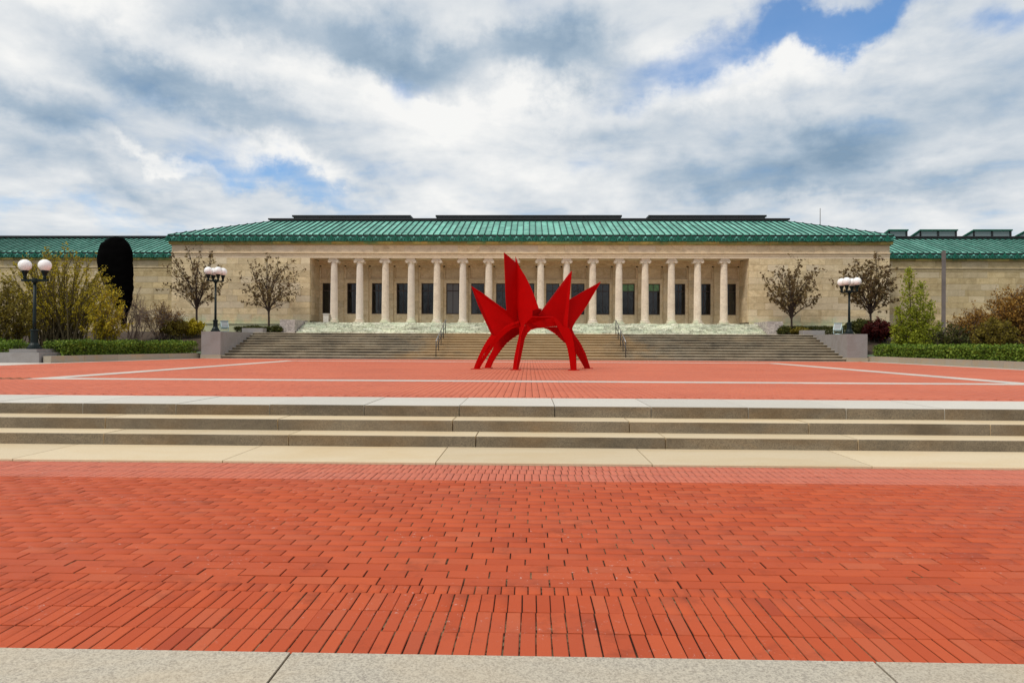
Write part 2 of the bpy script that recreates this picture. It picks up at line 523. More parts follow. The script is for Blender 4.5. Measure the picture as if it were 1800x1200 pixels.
M['bark_grey'] = simple('grey_twigs', (0.16, 0.11, 0.085), 0.9, var=0.3, vscale=9)
M['bark_olive'] = simple('olive_stems', (0.12, 0.095, 0.045), 0.9, var=0.3, vscale=9)


# ------------------------------------------------------------------ mesh helpers
class MB:
    def __init__(self):
        self.v, self.f, self.mi = [], [], []
        self.arr = []          # big numpy quad batches

    def face(self, pts, mi=0):
        n = len(self.v)
        self.v += [tuple(p) for p in pts]
        self.f.append(tuple(range(n, n + len(pts))))
        self.mi.append(mi)

    def add(self, verts, faces, mi=0):
        n = len(self.v)
        self.v += [tuple(p) for p in verts]
        self.f += [tuple(i + n for i in f) for f in faces]
        self.mi += [mi] * len(faces)

    def box(self, a, b, mi=0):
        (x0, y0, z0), (x1, y1, z1) = a, b
        v = [(x0, y0, z0), (x1, y0, z0), (x1, y1, z0), (x0, y1, z0), (x0, y0, z1), (x1, y0, z1), (x1, y1, z1), (x0, y1, z1)]
        f = [(0, 3, 2, 1), (4, 5, 6, 7), (0, 1, 5, 4), (1, 2, 6, 5), (2, 3, 7, 6), (3, 0, 4, 7)]
        self.add(v, f, mi)
        return self

    def tube(self, pts, rad, n=5, mi=0, cap=True):
        pts = [Vector(p) for p in pts]
        if not isinstance(rad, (list, tuple)):
            rad = [rad] * len(pts)
        base = len(self.v)
        prev = None
        for i, p in enumerate(pts):
            d = (pts[min(i + 1, len(pts) - 1)] - pts[max(i - 1, 0)])
            if d.length < 1e-9:
                d = Vector((0, 0, 1))
            d.normalize()
            if prev is None:
                a = d.cross(Vector((0.31, 0.9, 0.1)))
                if a.length < 1e-3:
                    a = d.cross(Vector((1, 0, 0)))
            else:
                a = prev - d * prev.dot(d)
            a.normalize()
            prev = a
            c = d.cross(a)
            for k in range(n):
                th = 2 * math.pi * k / n
                self.v.append(tuple(p + (a * math.cos(th) + c * math.sin(th)) * rad[i]))
        for i in range(len(pts) - 1):
            for k in range(n):
                k2 = (k + 1) % n
                self.f.append((base + i * n + k, base + i * n + k2, base + (i + 1) * n + k2, base + (i + 1) * n + k))
                self.mi.append(mi)
        if cap:
            self.f.append(tuple(base + k for k in range(n))[::-1])
            self.f.append(tuple(base + (len(pts) - 1) * n + k for k in range(n)))
            self.mi += [mi, mi]
        return self

    def lathe(self, prof, n=20, c=(0, 0, 0), mi=0, sx=1.0, sy=1.0, wob=None):
        base = len(self.v)
        for j, (r, z) in enumerate(prof):
            for k in range(n):
                th = 2 * math.pi * k / n
                q = 1.0 if wob is None else wob(th, z)
                self.v.append((c[0] + r * q * sx * math.cos(th), c[1] + r * q * sy * math.sin(th), c[2] + z))
        for j in range(len(prof) - 1):
            for k in range(n):
                k2 = (k + 1) % n
                self.f.append((base + j * n + k, base + j * n + k2, base + (j + 1) * n + k2, base + (j + 1) * n + k))
                self.mi.append(mi)
        self.f.append(tuple(base + k for k in range(n))[::-1])
        self.f.append(tuple(base + (len(prof) - 1) * n + k for k in range(n)))
        self.mi += [mi, mi]
        return self

    def mesh(self, name, mats, smooth=False):
        me = bpy.data.meshes.new(name)
        me.from_pydata(self.v, [], self.f)
        for mm in (mats if isinstance(mats, (list, tuple)) else [mats]):
            me.materials.append(mm)
        if any(self.mi):
            me.polygons.foreach_set('material_index', self.mi)
        if smooth:
            me.polygons.foreach_set('use_smooth', [True] * len(me.polygons))
        me.update()
        return me

    def build(self, name, mats, parent=None, smooth=False, loc=None):
        return link(name, self.mesh(name, mats, smooth), parent, loc)


def link(name, me, parent=None, loc=None, rot=None, scale=None):
    o = bpy.data.objects.new(name, me)
    COL.objects.link(o)
    if parent is not None:
        o.parent = parent
    if loc is not None:
        o.location = loc
    if rot is not None:
        o.rotation_euler = rot
    if scale is not None:
        o.scale = scale
    return o


def quads_mesh(name, V, mat, per=4, F=None):
    """V: (n, k, 3) array, every item one polygon of k corners (or F gives local faces)"""
    n, k, _ = V.shape
    me = bpy.data.meshes.new(name)
    me.vertices.add(n * k)
    me.vertices.foreach_set('co', V.astype(np.float32).ravel())
    if F is None:
        F = [list(range(k))]
    fl = np.array(F)
    nf, kk = fl.shape
    idx = (np.arange(n)[:, None, None] * k + fl[None]).reshape(-1)
    me.loops.add(len(idx))
    me.loops.foreach_set('vertex_index', idx.astype(np.int32))
    me.polygons.add(n * nf)
    me.polygons.foreach_set('loop_start', (np.arange(n * nf) * kk).astype(np.int32))
    me.polygons.foreach_set('loop_total', np.full(n * nf, kk, dtype=np.int32))
    me.materials.append(mat)
    me.update(calc_edges=True)
    me.validate()
    return me


def tag(o, label, cat, group=None):
    o['label'] = label
    o['category'] = cat
    if group:
        o['group'] = group
    return o


def thing(name, label, cat, loc=(0, 0, 0), group=None, rz=0.0):
    o = link(name, None, None, loc, (0, 0, rz))
    o.empty_display_size = 0.3
    return tag(o, label, cat, group)


def structure(o):
    o['kind'] = 'structure'
    return o


def stuff(o):
    o['kind'] = 'stuff'
    return o


def copy_tree(o, parent=None):
    c = o.copy()
    COL.objects.link(c)
    c.parent = parent
    for ch in [x for x in bpy.data.objects if x.parent == o]:
        copy_tree(ch, c)
    return c


# ------------------------------------------------------------------ depth plan (metres)
BL, BB, BW = 0.2645, 0.1323, 0.0794            # paver length, breadth, edge
Y_A = 3.214                                     # front slab / first bricks
Y_ROW = Y_A + 3 * BL
Y_ST = Y_ROW + BB
Y_ST2 = Y_ST + 24 * BB
Y_SLAB = Y_ST2 + BB + 3 * BL                    # pale slab before the low steps
Y_S1, Y_S2, Y_S3 = 9.46, 9.97, 10.50
Z1, Z2, Z3 = 0.178, 0.340, 0.503                # tread heights, Z3 = upper plaza
Y_LAND = 12.06
Y_STAIR = 40.0
N_ST, RISE, TREAD = 10, 0.1606, 0.52
Z_T = Z3 + N_ST * RISE                          # first landing
Y_F2 = 46.8
N_M = 6
Z_P = 2.92                                      # portico floor
Y_WALL, Y_BACK = 49.6, 51.9

# ------------------------------------------------------------------ ground
g = MB()
g.face([(-900, -300, -0.06), (900, -300, -0.06), (900, 1500, -0.06), (-900, 1500, -0.06)])
structure(g.build('ground', M['lawn']))

# ------------------------------------------------------------------ lower plaza, every brick its own piece
lower = structure(MB().box((-16, -3, -0.055), (16, Y_SLAB + 0.02, -0.006)).build('lower_plaza', M['joint']))

BRICK_F = [(0, 1, 2, 3), (4, 5, 6, 7), (0, 1, 5, 4), (1, 2, 6, 5), (2, 3, 7, 6), (3, 0, 4, 7)]
# local faces of a chamfered paver: 4 bottom, 4 shoulder, 4 top
CH_F = [(8, 9, 10, 11), (4, 5, 9, 8), (5, 6, 10, 9), (6, 7, 11, 10), (7, 4, 8, 11),
        (0, 1, 5, 4), (1, 2, 6, 5), (2, 3, 7, 6), (3, 0, 4, 7)]


def paver_mesh(name, lx, ly, mat, seed):
    rr = random.Random(seed)
    c = 0.0028
    def ring(hx, hy, z, jit=0.0):
        return [(sx * hx + rr.uniform(-jit, jit), sy * hy + rr.uniform(-jit, jit), z)
                for sx, sy in ((-1, -1), (1, -1), (1, 1), (-1, 1))]
    v = ring(lx / 2, ly / 2, -0.04) + ring(lx / 2, ly / 2, -c, 0.0007) + ring(lx / 2 - c, ly / 2 - c, 0.0, 0.0007)
    me = bpy.data.meshes.new(name)
    me.from_pydata(v, [], CH_F)
    me.materials.append(mat)
    return me


lay = []   # (x, y, lx, ly, kind)
gx, gy = 0.0088, 0.0088
rows = []
for k in range(3):
    rows.append((Y_A + (k + .5) * BL, BW, BL, 0.004 * k))
for k in range(3):
    rows.append((Y_ST2 + BB + (k + .5) * BL, BW, BL, 0.02 * k))
rows.append((Y_ROW + BB / 2, BW, BB, 0.04))
rows.append((Y_ST2 + BB / 2, BW, BB, 0.0))
for (yc, lx, ly, off) in rows:
    half = 0.60 * (yc * 0.78 + 1.2) + yc * 0.35 + 1.0
    n = int(half / lx) + 1
    for i in range(-n, n + 1):
        lay.append((i * lx + off, yc, lx - random.choice((.006, .0065, .0085)), ly - 0.0075, 0))
for c in range(24):
    yc = Y_ST + (c + .5) * BB
    half = yc * 0.80 + 2.0
    n = int(half / BL) + 1
    off = (BL / 2 if c % 2 else 0) + 0.02 * math.sin(c * 1.7)
    for i in range(-n, n + 1):
        lay.append((i * BL + off, yc, BL - gx, BB - gy, 1))


def in_view_size(it):
    x, y = it[0], it[1]
    if abs(x) > y * 0.78 or y < 2.9:
        return 0
    return it[2] * it[3] / (y ** 3)


lay.sort(key=in_view_size, reverse=True)
meshes = {}
for it in lay[:300]:
    key = (round(it[2], 3), round(it[3], 3), random.randrange(3))
    if key not in meshes:
        meshes[key] = paver_mesh('brick', it[2], it[3], M['brick'], hash(key) % 999)
    link('brick', meshes[key], lower,
         (it[0] + random.gauss(0, .0009), it[1] + random.gauss(0, .0008), random.gauss(0, .0011)),
         (random.gauss(0, .003), random.gauss(0, .004), random.gauss(0, .004)))


def brick_bulk(items, z, mat, name, parent, cham=0.0028, jz=0.0011, rot=0.004):
    A = np.array([(a[0], a[1], a[2], a[3]) for a in items])
    n = len(A)
    sx = np.array([-1, 1, 1, -1])
    sy = np.array([-1, -1, 1, 1])
    V = np.zeros((n, 12, 3))
    for ring, (dz, inset) in enumerate(((-0.04, 0), (-cham, 0), (0, cham))):
        V[:, ring * 4:ring * 4 + 4, 0] = (A[:, 2:3] / 2 - inset) * sx
        V[:, ring * 4:ring * 4 + 4, 1] = (A[:, 3:4] / 2 - inset) * sy
        V[:, ring * 4:ring * 4 + 4, 2] = dz
    th = NP.normal(0, rot, (n, 1))
    x = V[:, :, 0] * np.cos(th) - V[:, :, 1] * np.sin(th)
    y = V[:, :, 0] * np.sin(th) + V[:, :, 1] * np.cos(th)
    V[:, :, 2] += V[:, :, 0] * NP.normal(0, .004, (n, 1)) + V[:, :, 1] * NP.normal(0, .003, (n, 1))
    V[:, :, 0] = x + A[:, 0:1]
    V[:, :, 1] = y + A[:, 1:2]
    V[:, :, 2] += z + NP.normal(0, jz, (n, 1))
    return stuff(link(name, quads_mesh(name, V, mat, F=CH_F), parent))


rest = lay[300:]
brick_bulk([a for a in rest if a[1] < Y_ST2], 0.0, M['brick'], 'brick_field', lower)
brick_bulk([a for a in rest if a[1] >= Y_ST2], 0.0, M['brick_pale'], 'brick_border', lower)


# front granite slabs and pale slab row
def slab_row(parent, name, xs, y0, y1, z0, z1, mats, gap=0.010, ch=0.006, jz=0.0015, lab=None):
    """row of stone slabs cut at the x positions xs; chamfered upper front arris"""
    for a, b in zip(xs[:-1], xs[1:]):
        dz = random.gauss(0, jz)
        x0, x1 = a + gap / 2, b - gap / 2
        mb = MB()
        t = z1 + dz
        v = [(x0, y0, z0), (x1, y0, z0), (x1, y1, z0), (x0, y1, z0),
             (x0, y0, t - ch), (x1, y0, t - ch), (x1, y1, t), (x0, y1, t),
             (x0, y0 + ch, t), (x1, y0 + ch, t)]
        f = [(0, 1, 5, 4), (4, 5, 9, 8), (8, 9, 6, 7), (1, 2, 6, 9, 5), (3, 0, 4, 8, 7), (2, 3, 7, 6)]
        mb.add(v, f)
        mb.mi = [1, 1, 0, 0, 0, 0] if len(mats) > 1 else [0] * 6
        mb.build(name, mats, parent)


def grid(x0, step, n0, n1, jit=0.0):
    return [x0 + i * step + random.uniform(-jit, jit) for i in range(n0, n1 + 1)]


slab_row(lower, 'stone_slab', grid(-1.12, 2.727, -2, 3), 1.2, Y_A - 0.004, -0.05, 0.004, [M['slab_front']], gap=0.012)
slab_row(lower, 'stone_slab', grid(-1.12, 2.727, -2, 3), -0.9, 1.192, -0.05, 0.004, [M['slab_front']], gap=0.012)
steps_lo = thing('low_steps', 'three long low granite steps with dark risers crossing the brick plaza in front', 'steps', (0, Y_SLAB, 0))


def kid_shift(parent):
    return Matrix.Translation(parent.location)


steps_lo.location = (0, 0, 0)
slab_row(steps_lo, 'stone_slab', grid(PX(392, Y_SLAB), 2.61, -5, 7), Y_SLAB + 0.004, Y_S1 - 0.003, -0.05, 0.026, [M['slab_top']], gap=0.014)
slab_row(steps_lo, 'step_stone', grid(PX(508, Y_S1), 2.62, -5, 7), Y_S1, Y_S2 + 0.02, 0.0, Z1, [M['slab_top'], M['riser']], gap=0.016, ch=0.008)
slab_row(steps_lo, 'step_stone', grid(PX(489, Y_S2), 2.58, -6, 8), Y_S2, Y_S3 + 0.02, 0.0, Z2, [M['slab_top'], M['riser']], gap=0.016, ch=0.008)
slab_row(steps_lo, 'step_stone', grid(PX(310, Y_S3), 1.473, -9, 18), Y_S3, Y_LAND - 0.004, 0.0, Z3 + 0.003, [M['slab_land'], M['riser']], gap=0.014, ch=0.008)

# ------------------------------------------------------------------ upper plaza
UP_L, UP_R = -20.6, 19.6


def edge_l(y):      # foot of the left planter wall
    return -21.3 + max(0, y - 29.9) * .163


def edge_r(y):
    return 20.25 - (y - 22) * .034

upper = structure(MB().box((-34, Y_LAND - 0.02, 0.0), (34, Y_STAIR + 10, Z3 - 0.012)).build('upper_plaza', M['joint']))


def near_band(x, y):
    w2 = 0.32
    if abs(y - 17.43) < w2 and abs(x) < 40:
        return True
    if abs(y - 35.6) < w2 and abs(x) < 12.9:
        return True
    if 17.1 < y < 35.9 and abs(abs(x) - 12.6) < w2:
        return True
    return False


items = []
# one row on edge along the landing
n = int(16 / BW)
for i in range(-n, n + 1):
    items.append((i * BW, Y_LAND + BL / 2, BW - 0.006, BL - 0.004))
y0 = Y_LAND + BL
ncol = int(30 / BB)
for i in range(-ncol, ncol + 1):
    x = i * BB
    off = BL / 2 if i % 2 else 0.0
    k = 0
    ylo = max(y0, (abs(x) - 3) / 0.80)
    y = y0 + off + BL / 2 + math.floor((ylo - y0) / BL) * BL
    while y < Y_STAIR:
        if edge_l(y) + .5 < x < edge_r(y) - .5 and not near_band(x, y):
            items.append((x, y, BB - 0.008, BL - 0.005))
        y += BL
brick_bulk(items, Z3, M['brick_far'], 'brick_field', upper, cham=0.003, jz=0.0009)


def band(name, x0, y0, x1, y1):
    """pale inlaid stone band cut into slabs"""
    mb_list = []
    L = max(x1 - x0, y1 - y0)
    n = max(1, round(L / 1.5))
    for i in range(n):
        a, b2 = i / n, (i + 1) / n
        if x1 - x0 > y1 - y0:
            bx = ((x0 + (x1 - x0) * a + .004, y0), (x0 + (x1 - x0) * b2 - .004, y1))
        else:
            bx = ((x0, y0 + (y1 - y0) * a + .004), (x1, y0 + (y1 - y0) * b2 - .004))
        MB().box((bx[0][0], bx[0][1], Z3 - 0.04), (bx[1][0], bx[1][1], Z3 + 0.004 + random.gauss(0, .0006))).build('band_slab', M['band'], upper)


band('b', -12.9, 17.13, 12.9, 17.73)
band('b', -12.9, 35.3, 12.9, 35.9)
band('b', -12.9, 17.74, -12.3, 35.29)
band('b', 12.3, 17.74, 12.9, 35.29)
band('b', UP_L - 4.5, 19.0, -21.32, 30.6)
band('b', -19.1, 39.65, 19.0, 39.98)


def plan_prism(mb, pts, z0, z1):
    n = len(pts)
    v = [(x, y, z0) for x, y in pts] + [(x, y, z1) for x, y in pts]
    mb.add(v, [tuple(range(n))[::-1], tuple(range(n, 2 * n))] + [(i, (i + 1) % n, (i + 1) % n + n, i + n) for i in range(n)])
    return mb


for fn, sg in ((edge_l, 1), (edge_r, -1)):
    y = 16.0
    while y < 40:
        y2 = min(40.0, y + 1.6)
        q = [(fn(y + .004), y + .004), (fn(y + .004) + sg * .5, y + .004), (fn(y2 - .004) + sg * .5, y2 - .004), (fn(y2 - .004), y2 - .004)]
        if sg < 0:
            q = q[::-1]
        plan_prism(MB(), q, Z3 - .04, Z3 + .004).build('band_slab', M['band'], upper)
        y = y2

# ------------------------------------------------------------------ great stairs
stairs = thing('grand_stairs', 'wide weathered granite staircase of ten dark streaked steps below the marble steps', 'stairs')
XL, XR = -18.25, 18.4
for i in range(N_ST):
    y = Y_STAIR + i * TREAD
    zt = Z3 + (i + 1) * RISE
    yb = y + TREAD if i < N_ST - 1 else Y_F2
    x = XL
    k = 0
    cuts = [XL]
    while x < XR - 2.5:
        x += random.uniform(1.9, 2.7)
        cuts.append(x)
    cuts[-1] = XR
    for a, b2 in zip(cuts[:-1], cuts[1:]):
        mb = MB()
        x0, x1 = a + .0015, b2 - .0015
        dz = random.gauss(0, .003)
        t = zt + dz
        nose = 0.030
        zb = zt - RISE - 0.03
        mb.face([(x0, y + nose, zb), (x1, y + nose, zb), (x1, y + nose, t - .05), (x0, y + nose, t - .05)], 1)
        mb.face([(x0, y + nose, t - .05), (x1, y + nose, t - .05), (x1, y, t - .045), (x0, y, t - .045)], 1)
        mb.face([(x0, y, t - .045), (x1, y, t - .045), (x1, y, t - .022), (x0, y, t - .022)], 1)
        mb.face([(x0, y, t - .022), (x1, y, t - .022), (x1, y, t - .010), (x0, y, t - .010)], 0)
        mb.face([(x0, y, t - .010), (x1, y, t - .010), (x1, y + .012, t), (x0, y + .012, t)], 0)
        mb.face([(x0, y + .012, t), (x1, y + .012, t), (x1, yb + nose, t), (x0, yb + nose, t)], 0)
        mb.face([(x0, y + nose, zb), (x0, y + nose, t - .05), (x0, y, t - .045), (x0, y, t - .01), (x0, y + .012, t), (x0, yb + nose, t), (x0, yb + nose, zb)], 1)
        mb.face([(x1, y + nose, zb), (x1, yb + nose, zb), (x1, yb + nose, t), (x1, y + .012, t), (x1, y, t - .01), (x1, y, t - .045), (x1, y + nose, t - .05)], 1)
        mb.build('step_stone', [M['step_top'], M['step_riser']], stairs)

# marble flight
mst = thing('marble_steps', 'short flight of pale green stained cracked marble steps right below the columns', 'stairs')
RM = (Z_P - Z_T) / N_M
TM = (48.95 - Y_F2) / N_M
for i in range(N_M):
    y = Y_F2 + i * TM
    zt = Z_T + (i + 1) * RM
    cuts = [-16.1]
    while cuts[-1] < 15.2:
        cuts.append(cuts[-1] + random.uniform(.5, 1.9))
    cuts[-1] = 16.15
    for a, b2 in zip(cuts[:-1], cuts[1:]):
        j = random.uniform(-.04, .04)
        t = zt + random.uniform(-.035, .015)
        yb = (y + TM + .05) if i < N_M - 1 else Y_BACK
        MB().box((a + .012, y + j, zt - RM - .06), (b2 - .006, yb, t)).build('step_stone', M['marble_step'], mst)

# cheek walls of the big stairs
for side in (-1, 1):
    cw = thing('cheek_wall', 'grey granite side wall at the %s end of the wide stairs, %s' %
               (('left', 'with the four globe lamp by the left shrubs') if side < 0 else ('right', 'beside the dark red shrub')), 'wall')
    inner = XL if side < 0 else XR
    outer = inner + side * 1.15
    a, b2 = sorted((inner, outer))
    MB().box((a - .03, Y_STAIR - 0.12, Z3 - .02), (b2 + .03, Y_STAIR + 1.2, Z3 + .22)).build('plinth', M['kerb'], cw)
    ys = [Y_STAIR - 0.06, Y_STAIR + 1.25, Y_STAIR + 2.9, Y_STAIR + 4.9]
    for k in range(3):
        MB().box((a, ys[k] + .004, Z3 + .2), (b2, ys[k + 1] - .004, Z_T - .01 + (0.0 if k == 0 else .004))).build('wall_block', M['cheek'], cw)
    # low stepped-back wall on top at the rear
    MB().box((a + (.3 if side < 0 else -.55), Y_STAIR + 4.95, Z_T - .1), (b2 + (.55 if side < 0 else -.3), Y_STAIR + 5.6, Z_T + .30)).build('end_block', M['marble_cheek'] if False else M['cheek'], cw)

# marble cheek blocks of the small flight
for side in (-1, 1):
    mc = thing('marble_cheek', 'veined grey marble block ending the %s side of the pale green marble steps' % ('left' if side < 0 else 'right'), 'block')
    a, b2 = sorted((side * 16.17, side * 17.2))
    MB().box((a, Y_F2 - .1, Z_T - .02), (b2, Y_F2 + 1.25, Z_T + .93)).build('stone_block', M['marble_cheek'], mc)
    MB().box((a, Y_F2 + 1.262, Z_T - .02), (b2, Y_WALL - .04, Z_T + .925)).build('stone_block', M['marble_cheek'], mc)

# ------------------------------------------------------------------ hand rails
def tube_mesh(name, pts, r, mat, parent, n=8):
    return MB().tube(pts, r, n).build(name, mat, parent, smooth=True)


for side in (-1, 1):
    hr = thing('handrail', 'thin metal handrail with dark posts running up the %s part of the wide stairs' % ('left' if side < 0 else 'right'), 'handrail')
    X = PX(766.5, 40.2) if side < 0 else PX(1100, 40.2)
    tops = []
    for dx in (0.0, 0.22):
        xx = X + side * -dx * 0
    ys = [40.2, 41.35, 42.5, 43.65, 44.8]
    for q, y in enumerate(ys):
        zf = Z3 + RISE * min(N_ST, (int((y - Y_STAIR) / TREAD) + 1))
        zt = Z3 + RISE * ((y - Y_STAIR) / TREAD + 1) + .86
        if y > 44.7:
            zt = Z_T + .9
        tube_mesh('post', [(X, y, zf - .02), (X, y, zt - .02)], .026, M['rail_post'], hr)
        tops.append((X, y, zt))
    tube_mesh('rail', [tops[0]] + tops[1:] + [(X, 45.25, tops[-1][2])], .028, M['rail'], hr)
    low = [(p[0], p[1], p[2] - .42) for p in tops]
    tube_mesh('lower_rail', low, .016, M['rail_post'], hr)

# ------------------------------------------------------------------ museum
mus = thing('museum_building', 'long pale marble museum with sixteen columns under a green copper hipped roof', 'museum')
cube = MB().box((-.5, 0, 0), (.5, 1, 1)).mesh('wall_block', M['marble'])
cube_wing = MB().box((-.5, 0, 0), (.5, 1, 1)).mesh('wall_block', M['marble_wing'])
cube_in = MB().box((-.5, 0, 0), (.5, 1, 1)).mesh('wall_block', M['marble_inner'])
cube_trim = MB().box((-.5, 0, 0), (.5, 1, 1)).mesh('frieze_block', M['marble_trim'])


def blk(name, me, parent, x0, x1, y0, y1, z0, z1):
    return link(name, me, parent, ((x0 + x1) / 2, y0, z0), None, (x1 - x0, y1 - y0, z1 - z0))


def ashlar(parent, me, x0, x1, z0, z1, y, nc, avg, gap=.011, depth=.3, name='wall_block'):
    h = (z1 - z0) / nc
    for c in range(nc):
        x = x0
        first = True
        cuts = [x0]
        while cuts[-1] < x1 - avg * 0.55:
            s = random.uniform(.7, 1.3) * avg * (0.6 if first and c % 2 else 1)
            first = False
            cuts.append(cuts[-1] + s)
        if len(cuts) == 1:
            cuts.append(x1)
        cuts[-1] = x1
        for a, b2 in zip(cuts[:-1], cuts[1:]):
            blk(name, me, parent, a + gap / 2, b2 - gap / 2, y + random.uniform(-.006, .004), y + depth, z0 + c * h + gap / 2, z0 + (c + 1) * h - gap / 2)


XL_W, XR_W = PX(301, Y_WALL), PX(1563.5, Y_WALL)      # outer corners of the main block
XC = (PX(587, 50.02) + PX(1272, 50.02)) / 2
HX = 26.1
RX = 15.95
# backing walls
for s in (-1, 1):
    a, b2 = sorted((XC + s * RX, XL_W if s < 0 else XR_W))
    MB().box((a + .02, Y_WALL + .03, 2.0), (b2 - .02, Y_BACK + .6, 8.2)).build('wall_core', M['joint_dark'], mus)
    ashlar(mus, cube, a, b2, 3.06, 7.66, Y_WALL, 10, 1.15)
    # corner return courses facing sideways into the portico
    nc = 10
    for c in range(nc):
        z0 = 3.06 + c * .46
        xs = XC + s * RX
        xa, xb = sorted((xs, xs + s * .03))
        cut = Y_WALL + random.uniform(.8, 1.5)
        blk('jamb_block', cube_in, mus, xa - (.012 if s > 0 else 0), xb + (.012 if s < 0 else 0), Y_WALL + .302, cut - .004, z0 + .004, z0 + .456)
        blk('jamb_block', cube_in, mus, xa - (.012 if s > 0 else 0), xb + (.012 if s < 0 else 0), cut + .004, Y_BACK - .02, z0 + .004, z0 + .456)
    # plinth and base moulding
    MB().box((a - (0.0), Y_WALL - .10, 1.9), (b2, Y_WALL + .02, 2.80)).build('plinth', M['marble'], mus)
    MB().box((a, Y_WALL - .16, 2.80), (b2, Y_WALL + .02, 2.87)).box((a, Y_WALL - .06, 2.872), (b2, Y_WALL + .02, 3.052)).build('base_moulding', M['marble'], mus)
# side and rear shell of the block
MB().box((XL_W + .01, Y_WALL + .34, 2.0), (XL_W + .25, 72, 8.7)).box((XR_W - .25, Y_WALL + .34, 2.0), (XR_W - .01, 72, 8.7)).box((XL_W + .26, 71.7, 2.0), (XR_W - .26, 71.95, 8.7)).build('side_wall', M['marble_wing'], mus)

# entablature
a0, a1 = XL_W, XR_W
MB().box((a0, Y_WALL + .0, 7.66), (a1, Y_WALL + .85, 7.80)).box((a0, Y_WALL - .025, 7.802), (a1, Y_WALL + .84, 7.985)).build('architrave', M['marble_trim'], mus)
MB().box((a0 - .02, Y_WALL - .09, 7.987), (a1 + .02, Y_WALL + .3, 8.03)).box((a0 - .01, Y_WALL - .055, 8.032), (a1 + .01, Y_WALL + .3, 8.10)).build('moulding', M['marble_trim'], mus)
x = a0
while x < a1 - .1:
    x2 = min(a1, x + random.choice((1.6, 1.95, 2.3)))
    if a1 - x2 < .6:
        x2 = a1
    blk('frieze_block', cube_trim, mus, x + .003, x2 - .003, Y_WALL + random.uniform(-.004, .004), Y_WALL + .4, 8.102, 8.62)
    x = x2
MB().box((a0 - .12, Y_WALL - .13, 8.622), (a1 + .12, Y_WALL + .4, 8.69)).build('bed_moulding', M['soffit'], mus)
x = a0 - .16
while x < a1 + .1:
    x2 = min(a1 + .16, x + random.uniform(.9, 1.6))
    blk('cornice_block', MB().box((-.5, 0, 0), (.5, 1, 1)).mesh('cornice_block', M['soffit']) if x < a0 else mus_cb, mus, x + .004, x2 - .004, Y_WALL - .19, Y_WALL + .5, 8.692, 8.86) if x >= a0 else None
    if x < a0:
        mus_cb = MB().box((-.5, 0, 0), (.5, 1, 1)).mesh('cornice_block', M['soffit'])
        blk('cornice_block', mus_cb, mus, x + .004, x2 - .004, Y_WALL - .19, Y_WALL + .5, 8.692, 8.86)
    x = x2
# portico ceiling and beam
MB().box((XC - RX, Y_WALL + .86, 7.72), (XC + RX, Y_BACK + .3, 7.9)).build('portico_ceiling', M['marble_inner'], mus)
MB().box((XC - RX, Y_BACK - .22, 7.52), (XC + RX, Y_BACK + .1, 7.718)).box((XC - RX, Y_BACK - .13, 7.36), (XC + RX, Y_BACK + .1, 7.518)).build('inner_cornice', M['marble_inner'], mus)
MB().box((-RX, Y_BACK + .33, 2.5), (RX, Y_BACK + .6, 8)).build('portico_core', M['interior'], mus)

# columns
PITCH = 1.903
CY = 50.02


def make_column():
    c = link('column', None, mus, (0, CY, Z_P))
    c.empty_display_size = .3
    MB().box((-.37, -.37, 0), (.37, .37, .07)).lathe([(.355, .07), (.372, .10), (.372, .13), (.345, .16), (.315, .175), (.318, .20), (.335, .215), (.335, .245), (.305, .27), (.29, .285)], 28).build('column_base', M['column'], c)
    # fluted shaft with entasis
    mb = MB()
    n = 24
    H0, H1 = .27, 4.36
    rings = 10
    seg = n * 4
    base = []
    for j in range(rings + 1):
        f = j / rings
        r = .272 * (1 - .155 * f ** 1.6)
        z = H0 + (H1 - H0) * f
        flute = 0.0 if j in (0, rings) else 1.0
        for k in range(seg):
            th = 2 * math.pi * k / seg
            rr = r - flute * r * .075 * (0.5 - 0.5 * math.cos(2 * math.pi * ((k % 4) / 4.0)))
            mb.v.append((rr * math.cos(th), rr * math.sin(th), z))
    for j in range(rings):
        for k in range(seg):
            k2 = (k + 1) % seg
            mb.f.append((j * seg + k, j * seg + k2, (j + 1) * seg + k2, (j + 1) * seg + k))
            mb.mi.append(0)
    mb.build('shaft', M['column'], c)
    # ionic capital
    cp = MB()
    cp.lathe([(.232, 4.35), (.25, 4.37), (.25, 4.39), (.235, 4.40), (.26, 4.44), (.29, 4.50), (.29, 4.53)], 24)
    cp.box((-.27, -.27, 4.50), (.27, .27, 4.61))
    cp.box((-.315, -.315, 4.612), (.315, .315, 4.655))
    for sx in (-1, 1):
        ring = []
        pts = [(sx * .285, -.29, 4.52), (sx * .285, -.12, 4.52), (sx * .285, .0, 4.52), (sx * .285, .12, 4.52), (sx * .285, .29, 4.52)]
        cp.tube(pts, [.122, .10, .075, .10, .122], 16)
        for yy in (-.305, .285):
            cp.tube([(sx * .285, yy, 4.52), (sx * .285, yy + .02, 4.52)], .045, 10)
        # raised spiral on the front face
        sp = []
        for q in range(26):
            th = sx * (-math.pi / 2 + q * .55) if sx > 0 else math.pi - (-math.pi / 2 + q * .55) * 1
            rr = .10 * (1 - q / 29)
            sp.append((sx * .285 + rr * math.cos(-th if sx > 0 else -th), -.295, 4.52 + rr * math.sin(-th if sx < 0 else th)))
        cp.tube(sp, .010, 4)
    cp.box((-.24, -.292, 4.565), (.24, -.272, 4.60))
    cp.build('capital', M['column'], c)
    # impost that meets the architrave
    MB().box((-.30, -.33, 4.657), (.30, .33, 4.742)).build('abacus', M['column'], c)
    return c


col0 = make_column()
for i in range(16):
    o = col0 if i == 0 else copy_tree(col0, mus)
    o.location = (XC + (i - 7.5) * PITCH, CY, Z_P)

